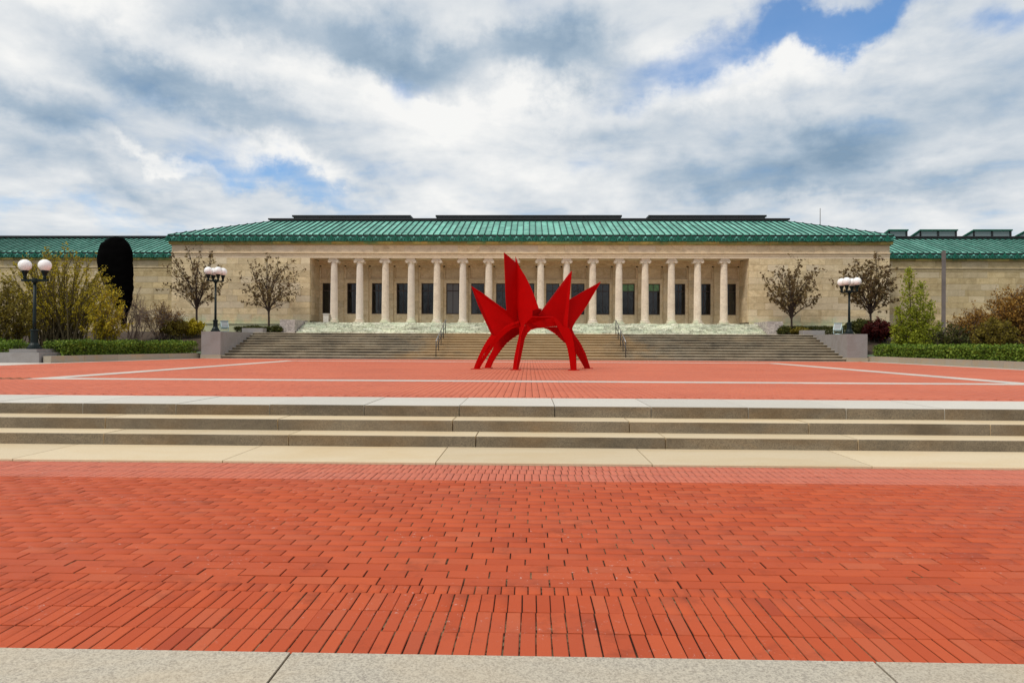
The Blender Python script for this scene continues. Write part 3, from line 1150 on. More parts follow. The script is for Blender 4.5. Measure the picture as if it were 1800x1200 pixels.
# portico wall: pilasters, panels, windows
pil = MB()
pil.box((-.225, -.13, 0), (.225, .3, 4.44)).box((-.26, -.165, 0.0), (.26, .0, .16)).box((-.25, -.155, 4.28), (.25, .0, 4.36))
h = 0
pil_me = None
for i in range(16):
    X = XC + (i - 7.5) * PITCH
    p0 = link('pilaster', None, mus, (X, Y_BACK, Z_P))
    p0.empty_display_size = .2
    z = 0.0
    if pil_me is None:
        pil_me = [MB().box((-.225, -.13, 0), (.225, .3, .5)).mesh('pilaster_block', M['marble_inner']),
                  MB().box((-.26, -.165, 0.0), (.26, .3, .16)).mesh('pilaster_base', M['marble_inner'])]
    link('pilaster_base', pil_me[1], p0)
    z = .162
    nn = 8
    hh = (4.44 - .162) / nn
    for k in range(nn):
        link('pilaster_block', pil_me[0], p0, (0, 0, z + .003), None, (1, 1, (hh - .006) / .5))
        z += hh

WZ0, WZ1 = PZ(552.5, Y_BACK), PZ(498.3, Y_BACK)
WW = .995 / 2
bay = MB()
CL = PITCH / 2 - .225
# jambs, sill, lintel, upper recessed panel with raised frame
bay_parts = {
    'window_jamb': [((-CL, 0, .0), (-WW - .004, .3, WZ1 - Z_P)), ],
    'window_jamb_r': [((WW + .004, 0, .0), (CL, .3, WZ1 - Z_P))],
    'sill_block': [((-WW, .012, .0), (WW, .3, WZ0 - Z_P))],
    'lintel': [((-CL, -.012, WZ1 - Z_P + .006), (CL, .3, WZ1 - Z_P + .26))],
    'string_course': [((-CL, -.05, WZ1 - Z_P + .262), (CL, .3, WZ1 - Z_P + .34))],
    'upper_panel': [((-CL + .14, .11, WZ1 - Z_P + .36), (CL - .14, .3, 4.30))],
    'panel_frame': [((-CL, 0, WZ1 - Z_P + .342), (-CL + .138, .3, 4.34)), ((CL - .138, 0, WZ1 - Z_P + .342), (CL, .3, 4.34)),
                    ((-CL + .139, 0, 4.302), (CL - .139, .3, 4.44)), ((-CL + .139, .0, WZ1 - Z_P + .342), (CL - .139, .3, WZ1 - Z_P + .358))],
}
bay_me = {}
for k, bl in bay_parts.items():
    mb = MB()
    for a, b2 in bl:
        mb.box(a, b2)
    bay_me[k] = mb.mesh(k.replace('_r', ''), M['marble_inner'])


def window_meshes():
    H = WZ1 - WZ0
    fr = MB()
    t_, d0, d1 = .055, .10, .17
    fr.box((-WW, d0, 0), (-WW + t_, d1, H)).box((WW - t_, d0, 0), (WW, d1, H)).box((-WW + t_, d0, H - t_), (WW - t_, d1, H)).box((-WW + t_, d0, 0), (WW - t_, d1, t_ * 1.3))
    tr = H - .60
    fr.box((-WW + t_, d0 + .005, tr), (WW - t_, d1, tr + .06))
    mu = MB().box((-.022, d0 + .01, tr + .062), (.022, d1 - .01, H - t_)).box((-.018, d0 + .015, t_ * 1.3), (.018, d1 - .015, tr))
    lo = MB().box((-WW + t_, .145, t_), (WW - t_, .155, tr))
    hi = MB().box((-WW + t_, .145, tr + .06), (WW - t_, .155, H - t_))
    return (fr.mesh('frame', M['frame']), mu.mesh('mullion', M['frame']), lo.mesh('pane', M['glass']), hi.mesh('pane', M['glass']), tr, t_, H)


wf, wm, wl, wh, TRZ, TT, WH = window_meshes()
for i in range(17):
    X = XC + (i - 8) * PITCH
    for k, me in bay_me.items():
        link(k.replace('_r', ''), me, mus, (X, Y_BACK, Z_P))
    wn = link('window', None, mus, (X, Y_BACK, WZ0))
    wn.empty_display_size = .2
    link('frame', wf, wn)
    link('mullion', wm, wn)
    link('pane', wl, wn)
    link('pane', wh, wn)
    if i in (5,):
        MB().box((-WW + TT, .138, TT), (WW - TT, .143, TRZ)).build('blind', M['blind'], wn)
        MB().box((-WW + TT, .138, TRZ + .06), (WW - TT, .143, WH - TT)).build('blind', M['blind'], wn)
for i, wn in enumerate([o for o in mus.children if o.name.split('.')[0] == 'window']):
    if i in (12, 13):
        MB().box((-WW + TT, .138, TRZ + .06), (WW - TT, .143, WH - TT)).build('blind', M['green_blind'], wn)  # tinted panel before the upper pane stands in for a green reflection
# pale box standing in the portico
pb = thing('pedestal_box', 'small pale square pedestal standing behind the leftmost column', 'pedestal', (PX(572.5, 49.6), 49.75, Z_P + .012))
MB().box((-.19, -.17, 0), (.19, .17, .60)).build('body', M['box_white'], pb)
MB().box((-.225, -.205, .60), (.225, .205, .66)).build('cap', M['box_white'], pb)


# ------------------------------------------------------------------ roofs
def roof(parent, x0, x1, ye, zb, zt, pitch, run, hip_l, hip_r, kr, depth, seams_n=None):
    """front slope with pans, standing seams, fascia, cresting; returns the roof part"""
    rf = link('roof', None, parent)
    rf.empty_display_size = .5
    sp = .465
    n = int(round((x1 - x0) / sp))
    sp = (x1 - x0) / n
    nx = Vector((0, -pitch, 1)).normalized()

    def up(x):   # how far the slope runs above the eave at x
        t = run
        if hip_l:
            t = min(t, x - x0)
        if hip_r:
            t = min(t, x1 - x)
        return max(t, 0.0)

    def pt(x, t, h=0.0):
        return Vector((x, ye + t, zt + .10 + pitch * t)) + nx * h
    seam_me = None
    for i in range(n):
        a, b2 = x0 + i * sp, x0 + (i + 1) * sp
        ta, tb = up(a), up(b2)
        mb = MB()
        k0 = 0.0
        splits = [0, random.uniform(1.0, 2.4), random.uniform(3.0, 4.6), 99]
        for q in range(3):
            s0, s1 = splits[q], splits[q + 1]
            la, lb = min(s0, ta), min(s0, tb)
            ua, ub = min(s1, ta), min(s1, tb)
            if ua - la < .01 and ub - lb < .01:
                continue
            h = .012 * (2 - q) * 0 + .003 * q
            pts = [pt(a + .004, la, .006 - h), pt(b2 - .004, lb, .006 - h), pt(b2 - .004, ub, -h + .003), pt(a + .004, ua, -h + .003)]
            if (pts[2] - pts[3]).length < .02:
                continue
            low = [p - nx * .03 for p in pts]
            nb = len(mb.v)
            mb.v += [tuple(p) for p in low + pts]
            for f in BRICK_F:
                mb.f.append(tuple(nb + j for j in f))
                mb.mi.append(0)
        if mb.v:
            mb.build('roof_panel', M['copper_pan'], rf)
    # seams with shared mesh for full-length ones
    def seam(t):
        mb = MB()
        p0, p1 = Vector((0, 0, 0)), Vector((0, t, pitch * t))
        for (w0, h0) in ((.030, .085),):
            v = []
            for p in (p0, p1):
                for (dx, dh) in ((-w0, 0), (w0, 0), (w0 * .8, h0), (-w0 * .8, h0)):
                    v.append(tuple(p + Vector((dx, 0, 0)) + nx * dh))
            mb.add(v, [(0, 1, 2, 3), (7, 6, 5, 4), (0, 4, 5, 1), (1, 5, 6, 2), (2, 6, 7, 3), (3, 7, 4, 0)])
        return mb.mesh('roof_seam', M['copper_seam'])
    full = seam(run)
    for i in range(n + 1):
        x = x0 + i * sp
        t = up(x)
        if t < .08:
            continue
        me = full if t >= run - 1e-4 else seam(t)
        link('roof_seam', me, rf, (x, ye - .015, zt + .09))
    # under-roof solid (keeps the light out)
    mb = MB()
    L0 = x0 + (run if hip_l else 0)
    L1 = x1 - (run if hip_r else 0)
    zr = zt + pitch * run - .02
    yb = ye + depth
    mb.face([(x0, ye + .1, zt + .03), (x1, ye + .1, zt + .03), (L1, ye + run, zr), (L0, ye + run, zr)])
    mb.face([(x0, ye, zt - .01), (L0, ye + run, zr), (L0, yb - run, zr), (x0, yb, zt - .01)])
    mb.face([(x1, ye, zt - .01), (x1, yb, zt - .01), (L1, yb - run, zr), (L1, ye + run, zr)])
    mb.face([(x0, yb, zt - .01), (L0, yb - run, zr), (L1, yb - run, zr), (x1, yb, zt - .01)])
    mb.face([(L0, ye + run, zr), (L1, ye + run, zr), (L1, yb - run, zr), (L0, yb - run, zr)])
    mb.build('roof_deck', M['copper_pan'], rf)
    # hip caps
    for flag, xa, xb in ((hip_l, x0, L0), (hip_r, x1, L1)):
        if flag:
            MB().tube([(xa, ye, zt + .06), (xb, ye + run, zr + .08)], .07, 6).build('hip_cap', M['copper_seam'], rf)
    # black curb at the top
    MB().box((L0 - .05, ye + run - .05, zr - .02), (L1 + .05, ye + run + .35, zr + kr * .62)).box((L0 - .18, ye + run - .16, zr + kr * .62), (L1 + .18, ye + run + .4, zr + kr)).build('ridge_curb', M['black_metal'], rf)
    # fascia: gutter with relief
    fz0, fz1 = zb, zt
    fa = MB()
    fa.box((x0, ye - .02, fz0), (x1, ye + .5, fz0 + .09)).box((x0 + .02, ye + .03, fz0 + .092), (x1 - .02, ye + .5, fz1 - .10)).box((x0 - .01, ye - .01, fz1 - .098), (x1 + .01, ye + .5, fz1 - .045))
    fa.build('gutter', M['copper_deep'], rf)
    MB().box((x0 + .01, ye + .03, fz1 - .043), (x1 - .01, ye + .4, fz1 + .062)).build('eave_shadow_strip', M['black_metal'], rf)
    # cresting: palmettes and balls alternate at the seams
    hh = fz1 - fz0
    pm = MB()
    prof = [(-.20, .05), (-.14, .0), (0, -.03), (.14, .0), (.20, .05), (.17, .14), (.19, .20), (.10, .27), (.05, .36), (0, .41), (-.05, .36), (-.10, .27), (-.19, .20), (-.17, .14)]
    k = hh / .37
    prof = [(px_ * k, pz * k) for px_, pz in prof]
    fr_ = [(p[0], -.06, p[1]) for p in prof]
    bk_ = [(p[0], .03, p[1]) for p in prof]
    nb = len(prof)
    pm.add(fr_ + bk_, [tuple(range(nb)), tuple(range(2 * nb - 1, nb - 1, -1))] + [(i, i + nb, (i + 1) % nb + nb, (i + 1) % nb) for i in range(nb)])
    for q in (-1, 0, 1):
        pm.tube([(0, -.07, .06 * k), (q * .09 * k, -.085, (.24 if q else .30) * k)], [.03 * k, .018 * k], 5)
    pm_me = pm.mesh('palmette', M['copper_deep'])
    bl = MB().lathe([(.02, -.085), (.06, -.07), (.085, -.03), (.09, 0), (.085, .03), (.06, .07), (.02, .085)], 10, (0, -.02, .25 * k))
    bl_me = bl.mesh('ball_ornament', M['copper_ball'], True)
    sw = MB()
    for s in (-1, 1):
        pts = []
        for q in range(9):
            th = q / 8 * 2 * math.pi * .8
            pts.append((s * (.11 + .055 * math.cos(th)) * 1.0, -.03, (.13 + .055 * math.sin(th)) * k))
        sw.tube(pts, .017, 4)
    sw.box((-.22, -.02, .20 * k), (.22, .0, .225 * k))
    sw_me = sw.mesh('scroll_relief', M['copper_ball'])
    for i in range(n + 1):
        x = x0 + i * sp
        if i % 2:
            link('ball_ornament', bl_me, rf, (x, ye, fz0))
        else:
            link('palmette', pm_me, rf, (x, ye - .01, fz0))
        if i < n:
            link('scroll_relief', sw_me, rf, (x + sp / 2, ye, fz0))
    return rf


ZE0, ZE1 = 8.84, 9.22
mroof = roof(mus, PX(294, Y_WALL - .32), PX(1571, Y_WALL - .32), Y_WALL - .32, ZE0, ZE1, .355, 5.5, True, True, .33, 23)
# side fascia returns
for s in (-1, 1):
    ex = PX(294, Y_WALL - .32) if s < 0 else PX(1571, Y_WALL - .32)
    a, b2 = sorted((ex + s * .01, ex - s * .12))
    MB().box((a, Y_WALL - .1, ZE0), (b2, 72, ZE1)).build('side_gutter', M['copper_deep'], mroof)
# skylight lanterns on the flat top
YL = Y_WALL - .32 + 7.2
zt_l = PZ(378.5, YL)
for (pa, pb_) in ((515, 719), (767, 1090), (1141, 1344)):
    xa, xb = PX(pa, YL), PX(pb_, YL)
    ln = link('skylight', None, mroof, ((xa + xb) / 2, YL, 0))
    ln.empty_display_size = .3
    hw = (xb - xa) / 2
    MB().box((-hw, 0, 11.0), (hw, 3, zt_l - .14)).build('lantern_glazing', M['purple_dark'], ln)
    MB().box((-hw - .1, -.12, zt_l - .138), (hw + .1, 3.1, zt_l)).build('lantern_cap', M['black_metal'], ln)
    nn = int(2 * hw / 1.0)
    bm_ = MB().box((-.03, -.03, 11.1), (.03, 0, zt_l - .14)).mesh('glazing_bar', M['frame'])
    for k in range(nn + 1):
        link('glazing_bar', bm_, ln, (-hw + .04 + k * (2 * hw - .08) / nn, 0, 0))
an = tag(MB().tube([(PX(1441, 75), 75, 10), (PX(1441, 75), 75, PZ(366, 75, 1441))], [.06, .03], 6).build('antenna_mast', M['steel']),
         'thin antenna mast rising behind the right slope of the museum roof', 'antenna')


# wings
def wing(side):
    nm = 'left' if side < 0 else 'right'
    wg = thing('museum_wing', 'lower %s of the museum with %s' % (
        ('left wing', 'plain black ridge behind the black oval sculpture') if side < 0 else ('right wing', 'glazed sawtooth skylights along its ridge')), 'building')
    YW = 53.0
    xo = side * 50.0
    a, b2 = sorted((XL_W if side < 0 else XR_W, xo))
    if side > 0:
        a += .0
    MB().box((a + .01, YW + .05, 1.5), (b2, YW + 18, 8.0)).build('wall_core', M['joint_dark'], wg)
    ashlar(wg, cube_wing, a, b2, 2.9, 7.08, YW, 9, 1.4)
    MB().box((a, YW - .1, 1.5), (b2, YW + .04, 2.9)).build('plinth', M['marble_wing'], wg)
    MB().box((a, YW - .02, 7.085), (b2, YW + .3, 7.3)).box((a, YW - .09, 7.302), (b2, YW + .3, 7.36)).build('moulding', M['marble_wing'], wg)
    x = a
    me = MB().box((-.5, 0, 0), (.5, 1, 1)).mesh('frieze_block', M['marble_wing'])
    while x < b2 - .1:
        x2 = min(b2, x + random.choice((1.6, 2.0, 2.4)))
        blk('frieze_block', me, wg, x + .003, x2 - .003, YW + random.uniform(-.004, .004), YW + .4, 7.362, 7.90)
        x = x2
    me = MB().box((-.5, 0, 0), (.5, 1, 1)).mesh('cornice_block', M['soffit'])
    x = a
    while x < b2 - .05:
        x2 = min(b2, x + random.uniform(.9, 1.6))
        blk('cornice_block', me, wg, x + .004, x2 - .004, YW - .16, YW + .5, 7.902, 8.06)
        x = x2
    ye = YW - .3
    rf = roof(wg, a + (.0), b2, ye, 8.06, 8.40, .355, 5.2, False, False, .33, 20)
    return wg, rf


wgl, rfl = wing(-1)
wgr, rfr = wing(1)
# sawtooth monitors on the right wing
YM = 59.3
zb_m = PZ(420, YM, 1700)
for k, (pa, pb_, n_p) in enumerate(((1562, 1594, 1), (1617, 1681, 2), (1711, 1777, 2), (1805, 1871, 2))):
    xa, xb = PX(pa, YM), PX(pb_, YM)
    zt = PZ(403.5, YM, pa)
    mo = link('skylight', None, rfr, (xa, YM, 0))
    mo.empty_display_size = .3
    W_ = xb - xa
    D = 3.3
    z0, zf, zk = zb_m - .4, zt, zt - .75
    # sloping roof
    MB().add([(-.08, -.1, zf - .10), (W_ + .08, -.1, zf - .10), (W_ + .08, D, zk - .10), (-.08, D, zk - .10),
              (-.08, -.1, zf), (W_ + .08, -.1, zf), (W_ + .08, D, zk), (-.08, D, zk)], BRICK_F) if False else None
    rb = MB()
    rb.add([(-.08, -.1, zf - .10), (W_ + .08, -.1, zf - .10), (W_ + .08, D, zk - .10), (-.08, D, zk - .10),
            (-.08, -.1, zf), (W_ + .08, -.1, zf), (W_ + .08, D, zk), (-.08, D, zk)], BRICK_F)
    rb.build('monitor_roof', M['copper_deep'], mo)
    body = MB()
    body.add([(0.05, .06, z0), (W_ - .05, .06, z0), (W_ - .05, D - .1, z0), (.05, D - .1, z0),
              (.05, .06, zf - .12), (W_ - .05, .06, zf - .12), (W_ - .05, D - .1, zk - .12), (.05, D - .1, zk - .12)], BRICK_F)
    body.build('monitor_glazing', M['skyglass'], mo)
    fr_ = MB()
    for q in range(n_p + 1):
        xx = .03 + q * (W_ - .06) / n_p
        fr_ = MB().box((xx - .07, .0, z0), (xx + .07, .05, zf - .11))
        fr_.build('glazing_post', M['black_metal'], mo)
    MB().box((.0, .01, z0), (W_, .04, zb_m + .22)).build('monitor_sill', M['black_metal'], mo)
    for (yy, dzz) in ((.0, 0), (1.4, .34), (D - .2, .7)):
        MB().box((-.005, yy, z0), (.045, yy + .10, zf - .13 - dzz)).build('glazing_post', M['black_metal'], mo)


# ------------------------------------------------------------------ planting beds
def bed_z(x, y):
    s = min(1, max(0, (y - 38.5) / 7.5))
    s = s * s * (3 - 2 * s)
    return Z3 + .25 + 1.42 * s


for side in (-1, 1):
    mb = MB()
    xs = [side * v for v in (17.25, 19.5, 20.9, 22, 25, 30, 40, 60)]
    fn = edge_l if side < 0 else edge_r
    ys = [14, 22, 26, 30, 34, 38, 40, 41.5, 43, 44.5, 45.6, 48, 49.45, 52.9]
    for i in range(len(xs) - 1):
        for j in range(len(ys) - 1):
            if i == 0 and ys[j] < 45.5:
                continue
            if i == 1 and ys[j] < 39.9:
                continue
            if side < 0 and ys[j] < 29.9:
                continue
            q = [(xs[i], ys[j]), (xs[i + 1], ys[j]), (xs[i + 1], ys[j + 1]), (xs[i], ys[j + 1])]
            q = [(fn(y) + side * .2 if (abs(x) == 20.9 and y < 40) else x, y) for x, y in q]
            if side < 0:
                q = q[::-1]
            mb.face([(x, y, bed_z(x, y)) for x, y in q])
    structure(mb.build('planting_bed', M['soil']))

# planter kerb walls
for side in (-1, 1):
    kw = thing('planter_wall', 'low %s stone kerb wall holding the hedge along the %s plaza edge' % (('grey', 'left') if side < 0 else ('buff', 'right')), 'wall')
    fn = edge_l if side < 0 else edge_r
    y = 29.9 if side < 0 else 20.0
    while y < 40.2:
        y2 = min(40.3, y + random.uniform(1.7, 2.1))
        if 40.3 - y2 < .8:
            y2 = 40.3
        q = [(fn(y + .005), y + .005), (fn(y2 - .005), y2 - .005), (fn(y2 - .005) + side * .35, y2 - .005), (fn(y + .005) + side * .35, y + .005)]
        if side > 0:
            q = q[::-1]
        plan_prism(MB(), q, Z3 - .05, Z3 + .31 + random.gauss(0, .002)).build('kerb_stone', M['kerb'], kw)
        y = y2


# ------------------------------------------------------------------ lamps
def globe(parent, x, y, z, r):
    n = 12
    prof = [(max(.01, r * math.sin(math.pi * k / n)), -r * math.cos(math.pi * k / n)) for k in range(n + 1)]
    MB().lathe(prof, 24, (x, y, z)).build('globe', M['opal'], parent, smooth=True)
    MB().lathe([(r * .22, -r - .34), (r * .30, -r - .30), (r * .22, -r - .26), (r * .34, -r - .12), (r * .5, -r - .02), (r * .55, -r + .05), (r * .50, -r + .06)], 14, (x, y, z)).build('globe_holder', M['green_iron'], parent, smooth=True)


def lamp_pole(parent, h, rb=.13, rp=.075, kb=.55):
    MB().lathe([(rb * 2.1, 0), (rb * 2.1, .07), (rb * 1.7, .10), (rb * 1.55, .18), (rb * 1.1, .27), (rb * 1.02, .30), (rb * .98, kb + .40), (rb * 1.15, kb + .42), (rb * 1.15, kb + .47), (rb * .8, kb + .50)], 18).build('pole_base', M['green_iron'], parent, smooth=False)
    MB().lathe([(rp * 1.05, kb + .48), (rp, kb + .8), (rp * .85, h)], 14).build('pole', M['green_iron'], parent, smooth=True)


# twin globe lamp on its pedestal, far left
LY = 30.6
ped = thing('lamp_pedestal', 'two tier grey granite block under the two globe lamp at the far left', 'pedestal', (PX(57.5, LY), LY, 0))
pw = (PX(92, LY - .6) - PX(23, LY - .6)) / 2
pz0, pz1, pz2 = Z3, PZ(619.5, LY - .8, 57), PZ(613.5, LY - .6, 57)
MB().box((-pw, -.82, pz0 - .05), (pw, .82, pz1)).build('lower_block', M['cheek'], ped)
MB().box((-pw * .70, -.60, pz1 + .002), (pw * .70, .60, pz2)).build('upper_block', M['cheek'], ped)
tw = thing('street_lamp', 'dark green lamp post with two white globes on a granite pedestal at far left', 'street lamp', (PX(60.5, LY), LY, pz2), 'white globe lamps beside the plaza')
zg = PZ(466.5, LY, 61) - pz2
lamp_pole(tw, PZ(494, LY, 61) - pz2, .145, .072, .40)
za = PZ(492.5, LY, 61) - pz2
gxo = (PX(79, LY) - PX(44, LY)) / 2
MB().box((-gxo - .14, -.05, za - .05), (gxo + .14, .05, za + .05)).build('cross_arm', M['green_iron'], tw)
MB().lathe([(.12, za - .12), (.13, za - .02), (.10, za + .10)], 12).build('arm_collar', M['green_iron'], tw)
for s in (-1, 1):
    globe(tw, s * gxo, 0, zg, .275)


def lamp4(side):
    Y = 41.0
    px0, pyb = (378.5, 581.5) if side < 0 else (1492.5, 587.5)
    zb = Z_T - .01
    lp = thing('street_lamp', 'four globe lamp post on the %s granite wall %s' % (('left', 'in front of the leafy bronze tree') if side < 0 else ('right', 'above the dark red shrub')),
               'street lamp', (PX(px0, Y), Y, zb), 'white globe lamps beside the plaza')
    zg = (PZ(477 if side < 0 else 495.5, Y, px0)) - zb
    lamp_pole(lp, zg - .62, .13, .068, .22)
    rad = .43
    za = zg - .24 - .34
    MB().lathe([(.08, za - .14), (.11, za - .08), (.11, za + .03), (.06, za + .08)], 12).build('arm_collar', M['green_iron'], lp)
    rot = R(43) if side < 0 else R(-43)
    for k in range(4):
        th = rot + k * math.pi / 2
        x, y = rad * math.cos(th), rad * math.sin(th)
        MB().tube([(0, 0, za - .03), (x, y, za)], .04, 6).build('arm', M['green_iron'], lp)
        globe(lp, x, y, zg, .245)
    return lp


lamp4(-1)
lamp4(1)


# floodlights
def flood(side):
    Y = 41.6
    px0, pyb = (394, 582) if side < 0 else (1473, 588)
    fl = thing('floodlight', 'boxy pale floodlight on the %s stair wall beside the four globe lamp' % ('left' if side < 0 else 'right'), 'floodlight', (PX(px0, Y), Y, Z_T), 'floodlights on the stair walls', rz=side * R(-38))
    fl.scale = (1.25, 1.25, 1.25)
    MB().box((-.10, -.10, -.008), (.10, .10, .03)).build('base_plate', M['pale_metal'], fl)
    for s in (-1, 1):
        MB().box((s * .20 - .012, -.03, .02), (s * .20 + .012, .03, .34)).build('bracket', M['pale_metal'], fl)
    MB().box((-.212, -.03, .02), (.212, .03, .035)).build('bracket_bar', M['pale_metal'], fl)
    h = link('housing', None, fl, (0, 0, .31), (R(-32), 0, 0))
    MB().add([(-.18, -.10, -.18), (.18, -.10, -.18), (.13, .15, -.12), (-.13, .15, -.12),
              (-.18, -.10, .18), (.18, -.10, .18), (.13, .15, .12), (-.13, .15, .12)], BRICK_F)
    hb = MB()
    hb.add([(-.18, -.10, -.18), (.18, -.10, -.18), (.13, .15, -.12), (-.13, .15, -.12),
            (-.18, -.10, .18), (.18, -.10, .18), (.13, .15, .12), (-.13, .15, .12)], BRICK_F)
    hb.build('case', M['pale_metal'], h)
    MB().box((-.15, -.106, -.15), (.15, -.101, .15)).build('lens', M['glass_grey'], h)
    MB().box((-.19, -.16, .182), (.19, -.09, .19)).build('visor', M['pale_metal'], h)


flood(-1)
flood(1)

# ------------------------------------------------------------------ tall blade and black oval sculptures
YB = 46.0
xa, xb = PX(1654.5, YB), PX(1662.5, YB)
bl_ = MB().box((-(xb - xa) / 2, -.06, 0), ((xb - xa) / 2, .06, 1))
zt = PZ(441, YB, 1658)
bl_ = MB()
hw = (xb - xa) / 2
bl_.box((-hw * .85, -.03, 0), (hw * .85, .03, zt - 1.9))
tag(bl_.build('steel_blade', M['steel'], loc=((xa + xb) / 2, YB, 1.9)), 'tall thin grey brown steel slab rising from the shrubs before the right wing', 'sculpture')

YO = 41.0
zb_o = bed_z(-24, YO) - .05
zt_o = PZ(415.5, YO, 203)
mpp = YO / 1200
ov = MB()
prof_px = [(557, 6), (545, 12), (530, 18), (505, 25), (480, 30), (462, 31.5), (445, 31), (432, 27), (424, 21), (418.5, 13), (416, 5)]
axis_x = [(557, 217), (530, 214), (505, 209), (480, 203.5), (462, 201), (445, 201), (424, 202), (416, 204)]


def interp(tab, v):
    tab = sorted(tab)
    if v <= tab[0][0]:
        return tab[0][1]
    for (a, x_), (b2, y_) in zip(tab[:-1], tab[1:]):
        if v <= b2:
            return x_ + (y_ - x_) * (v - a) / (b2 - a)
    return tab[-1][1]


pys = list(np.linspace(575, 415.6, 46))
n = 40
tabw = [(415.6, 1.5)] + [(a, b2) for a, b2 in prof_px] + [(575, 5)]
from mathutils import noise as mnoise
for py in pys:
    z = PZ(py, YO, 203)
    cx = PX(interp(axis_x, py), YO)
    r_ = interp(tabw, py) * mpp
    for k in range(n):
        th = 2 * math.pi * k / n
        p = Vector((cx + r_ * math.cos(th), YO + r_ * .45 * math.sin(th), z))
        d = mnoise.noise(p * 2.5) * .05 + mnoise.noise(p * 8) * .035
        ov.v.append((p.x + math.cos(th) * d, p.y + math.sin(th) * d, p.z + d * .5))
for j in range(len(pys) - 1):
    for k in range(n):
        k2 = (k + 1) % n
        ov.f.append((j * n + k, j * n + k2, (j + 1) * n + k2, (j + 1) * n + k))
        ov.mi.append(0)
ov.f.append(tuple((len(pys) - 1) * n + k for k in range(n)))
ov.f.append(tuple(range(n))[::-1])
ov.mi += [0, 0]
oval = thing('oval_sculpture', 'tall black oval sculpture narrowing downwards behind the yellow green shrub', 'sculpture')
ov.build('body', M['black'], oval, smooth=True)
MB().lathe([(.55, zb_o - .1), (.55, zb_o + .16)], 20, (PX(217, YO), YO, 0)).build('base', M['black_metal'], oval)

# ------------------------------------------------------------------ red sculpture
rs = thing('red_sculpture', 'big bright red steel sculpture of pointed fins standing on curved legs', 'sculpture')
SY = 25.2
TH = .028


def plate(name, pts, Yc, gu=0.0, gv=0.0, th=TH, parent=rs):
    """steel plate: outline in close-up coordinates of the photo laid on the plane Y = Yc + gu*(u-640)+gv*(v-700)"""
    W = [P(800 + u / 4.8, 420 + v / 4.8, Yc + gu * (u - 640) + gv * (v - 700)) for u, v in pts]
    nrm = Vector((0, 0, 0))
    for i in range(len(W)):
        nrm += W[i].cross(W[(i + 1) % len(W)])
    nrm.normalize()
    if nrm.y > 0:
        nrm = -nrm
    F = [p + nrm * th / 2 for p in W]
    B = [p - nrm * th / 2 for p in W]
    n = len(W)
    mb = MB()
    from mathutils.geometry import tessellate_polygon
    tris = tessellate_polygon([F])
    mb.v = [tuple(p) for p in F + B]
    for tr_ in tris:
        a, b2, c = tr_
        nn = (F[b2] - F[a]).cross(F[c] - F[a])
        if nn.dot(nrm) < 0:
            a, c = c, a
        mb.f.append((a, b2, c))
        mb.f.append((c + n, b2 + n, a + n))
    for i in range(n):
        j = (i + 1) % n
        mb.f.append((i, j, j + n, i + n))
    mb.mi = [0] * len(mb.f)
    return mb.build(name, M['red'], parent)


def ribbon(name, line, Ya, Yb, th=TH, parent=rs, gu=0.0):
    """steel strip standing edge-on along a curve, between two depths"""
    pts = [P(800 + u / 4.8, 420 + v / 4.8, SY) for u, v in line]
    mb = MB()
    n = len(pts)
    for i, p in enumerate(pts):
        d = (pts[min(n - 1, i + 1)] - pts[max(0, i - 1)])
        nn = Vector((-d.z, 0, d.x)).normalized() * th / 2
        g_ = gu * (line[i][0] - 640)
        for yy, s in ((Ya + g_, -1), (Ya + g_, 1), (Yb + g_, 1), (Yb + g_, -1)):
            q = p + nn * s
            mb.v.append((q.x * yy / SY, yy, EYE + (q.z - EYE) * yy / SY))
    for i in range(n - 1):
        for k in range(4):
            k2 = (k + 1) % 4
            mb.f.append((i * 4 + k, i * 4 + k2, (i + 1) * 4 + k2, (i + 1) * 4 + k))
    mb.f.append((0, 3, 2, 1))
    mb.f.append(tuple((n - 1) * 4 + k for k in range(4)))
    mb.mi = [0] * len(mb.f)
    return mb.build(name, M['red'], parent)


# left fin and its ribs
plate('fin', [(137, 397), (245, 470), (360, 560), (440, 615), (520, 688), (520, 705), (450, 745), (398, 792), (350, 838), (310, 806), (250, 680), (200, 560)], 25.45, -.0006)
plate('rib', [(137, 397), (245, 466), (360, 552), (445, 612), (532, 690), (500, 692), (430, 634), (340, 566), (240, 490), (165, 430)], 25.20, -.0006, .0015)
plate('rib', [(137, 397), (150, 408), (215, 555), (275, 690), (333, 818), (306, 802), (250, 682), (196, 560)], 25.28, .004, 0)
# tall fin, two plates meeting at an angle
plate('fin', [(413, 115), (508, 195), (520, 200), (522, 260), (548, 700), (536, 735), (500, 700), (468, 648), (435, 605), (428, 500), (420, 300)], 25.75, .0042)
plate('fin', [(510, 150), (520, 178), (545, 240), (590, 310), (630, 390), (665, 470), (690, 540), (706, 587), (655, 603), (652, 652), (612, 690), (585, 730), (566, 775), (546, 830), (538, 690), (514, 500), (510, 300)], 25.0, -.0022)
# block between the fins
plate('gusset', [(650, 600), (706, 585), (732, 590), (715, 630), (712, 655), (650, 655)], 25.35, .0015)
plate('gusset', [(562, 640), (660, 600), (720, 620), (840, 662), (835, 690), (700, 690), (612, 715), (560, 745)], 25.6, 0)
# front centre leg
plate('leg', [(540, 690), (566, 775), (556, 850), (540, 950), (520, 1102), (487, 1100), (500, 1000), (520, 900), (543, 800)], 24.98, -.003, 0.0)
plate('leg', [(615, 716), (600, 765), (584, 850), (560, 970), (532, 1102), (512, 1102), (528, 1000), (543, 900), (556, 800), (580, 738)], 24.93, .005, 0.0)
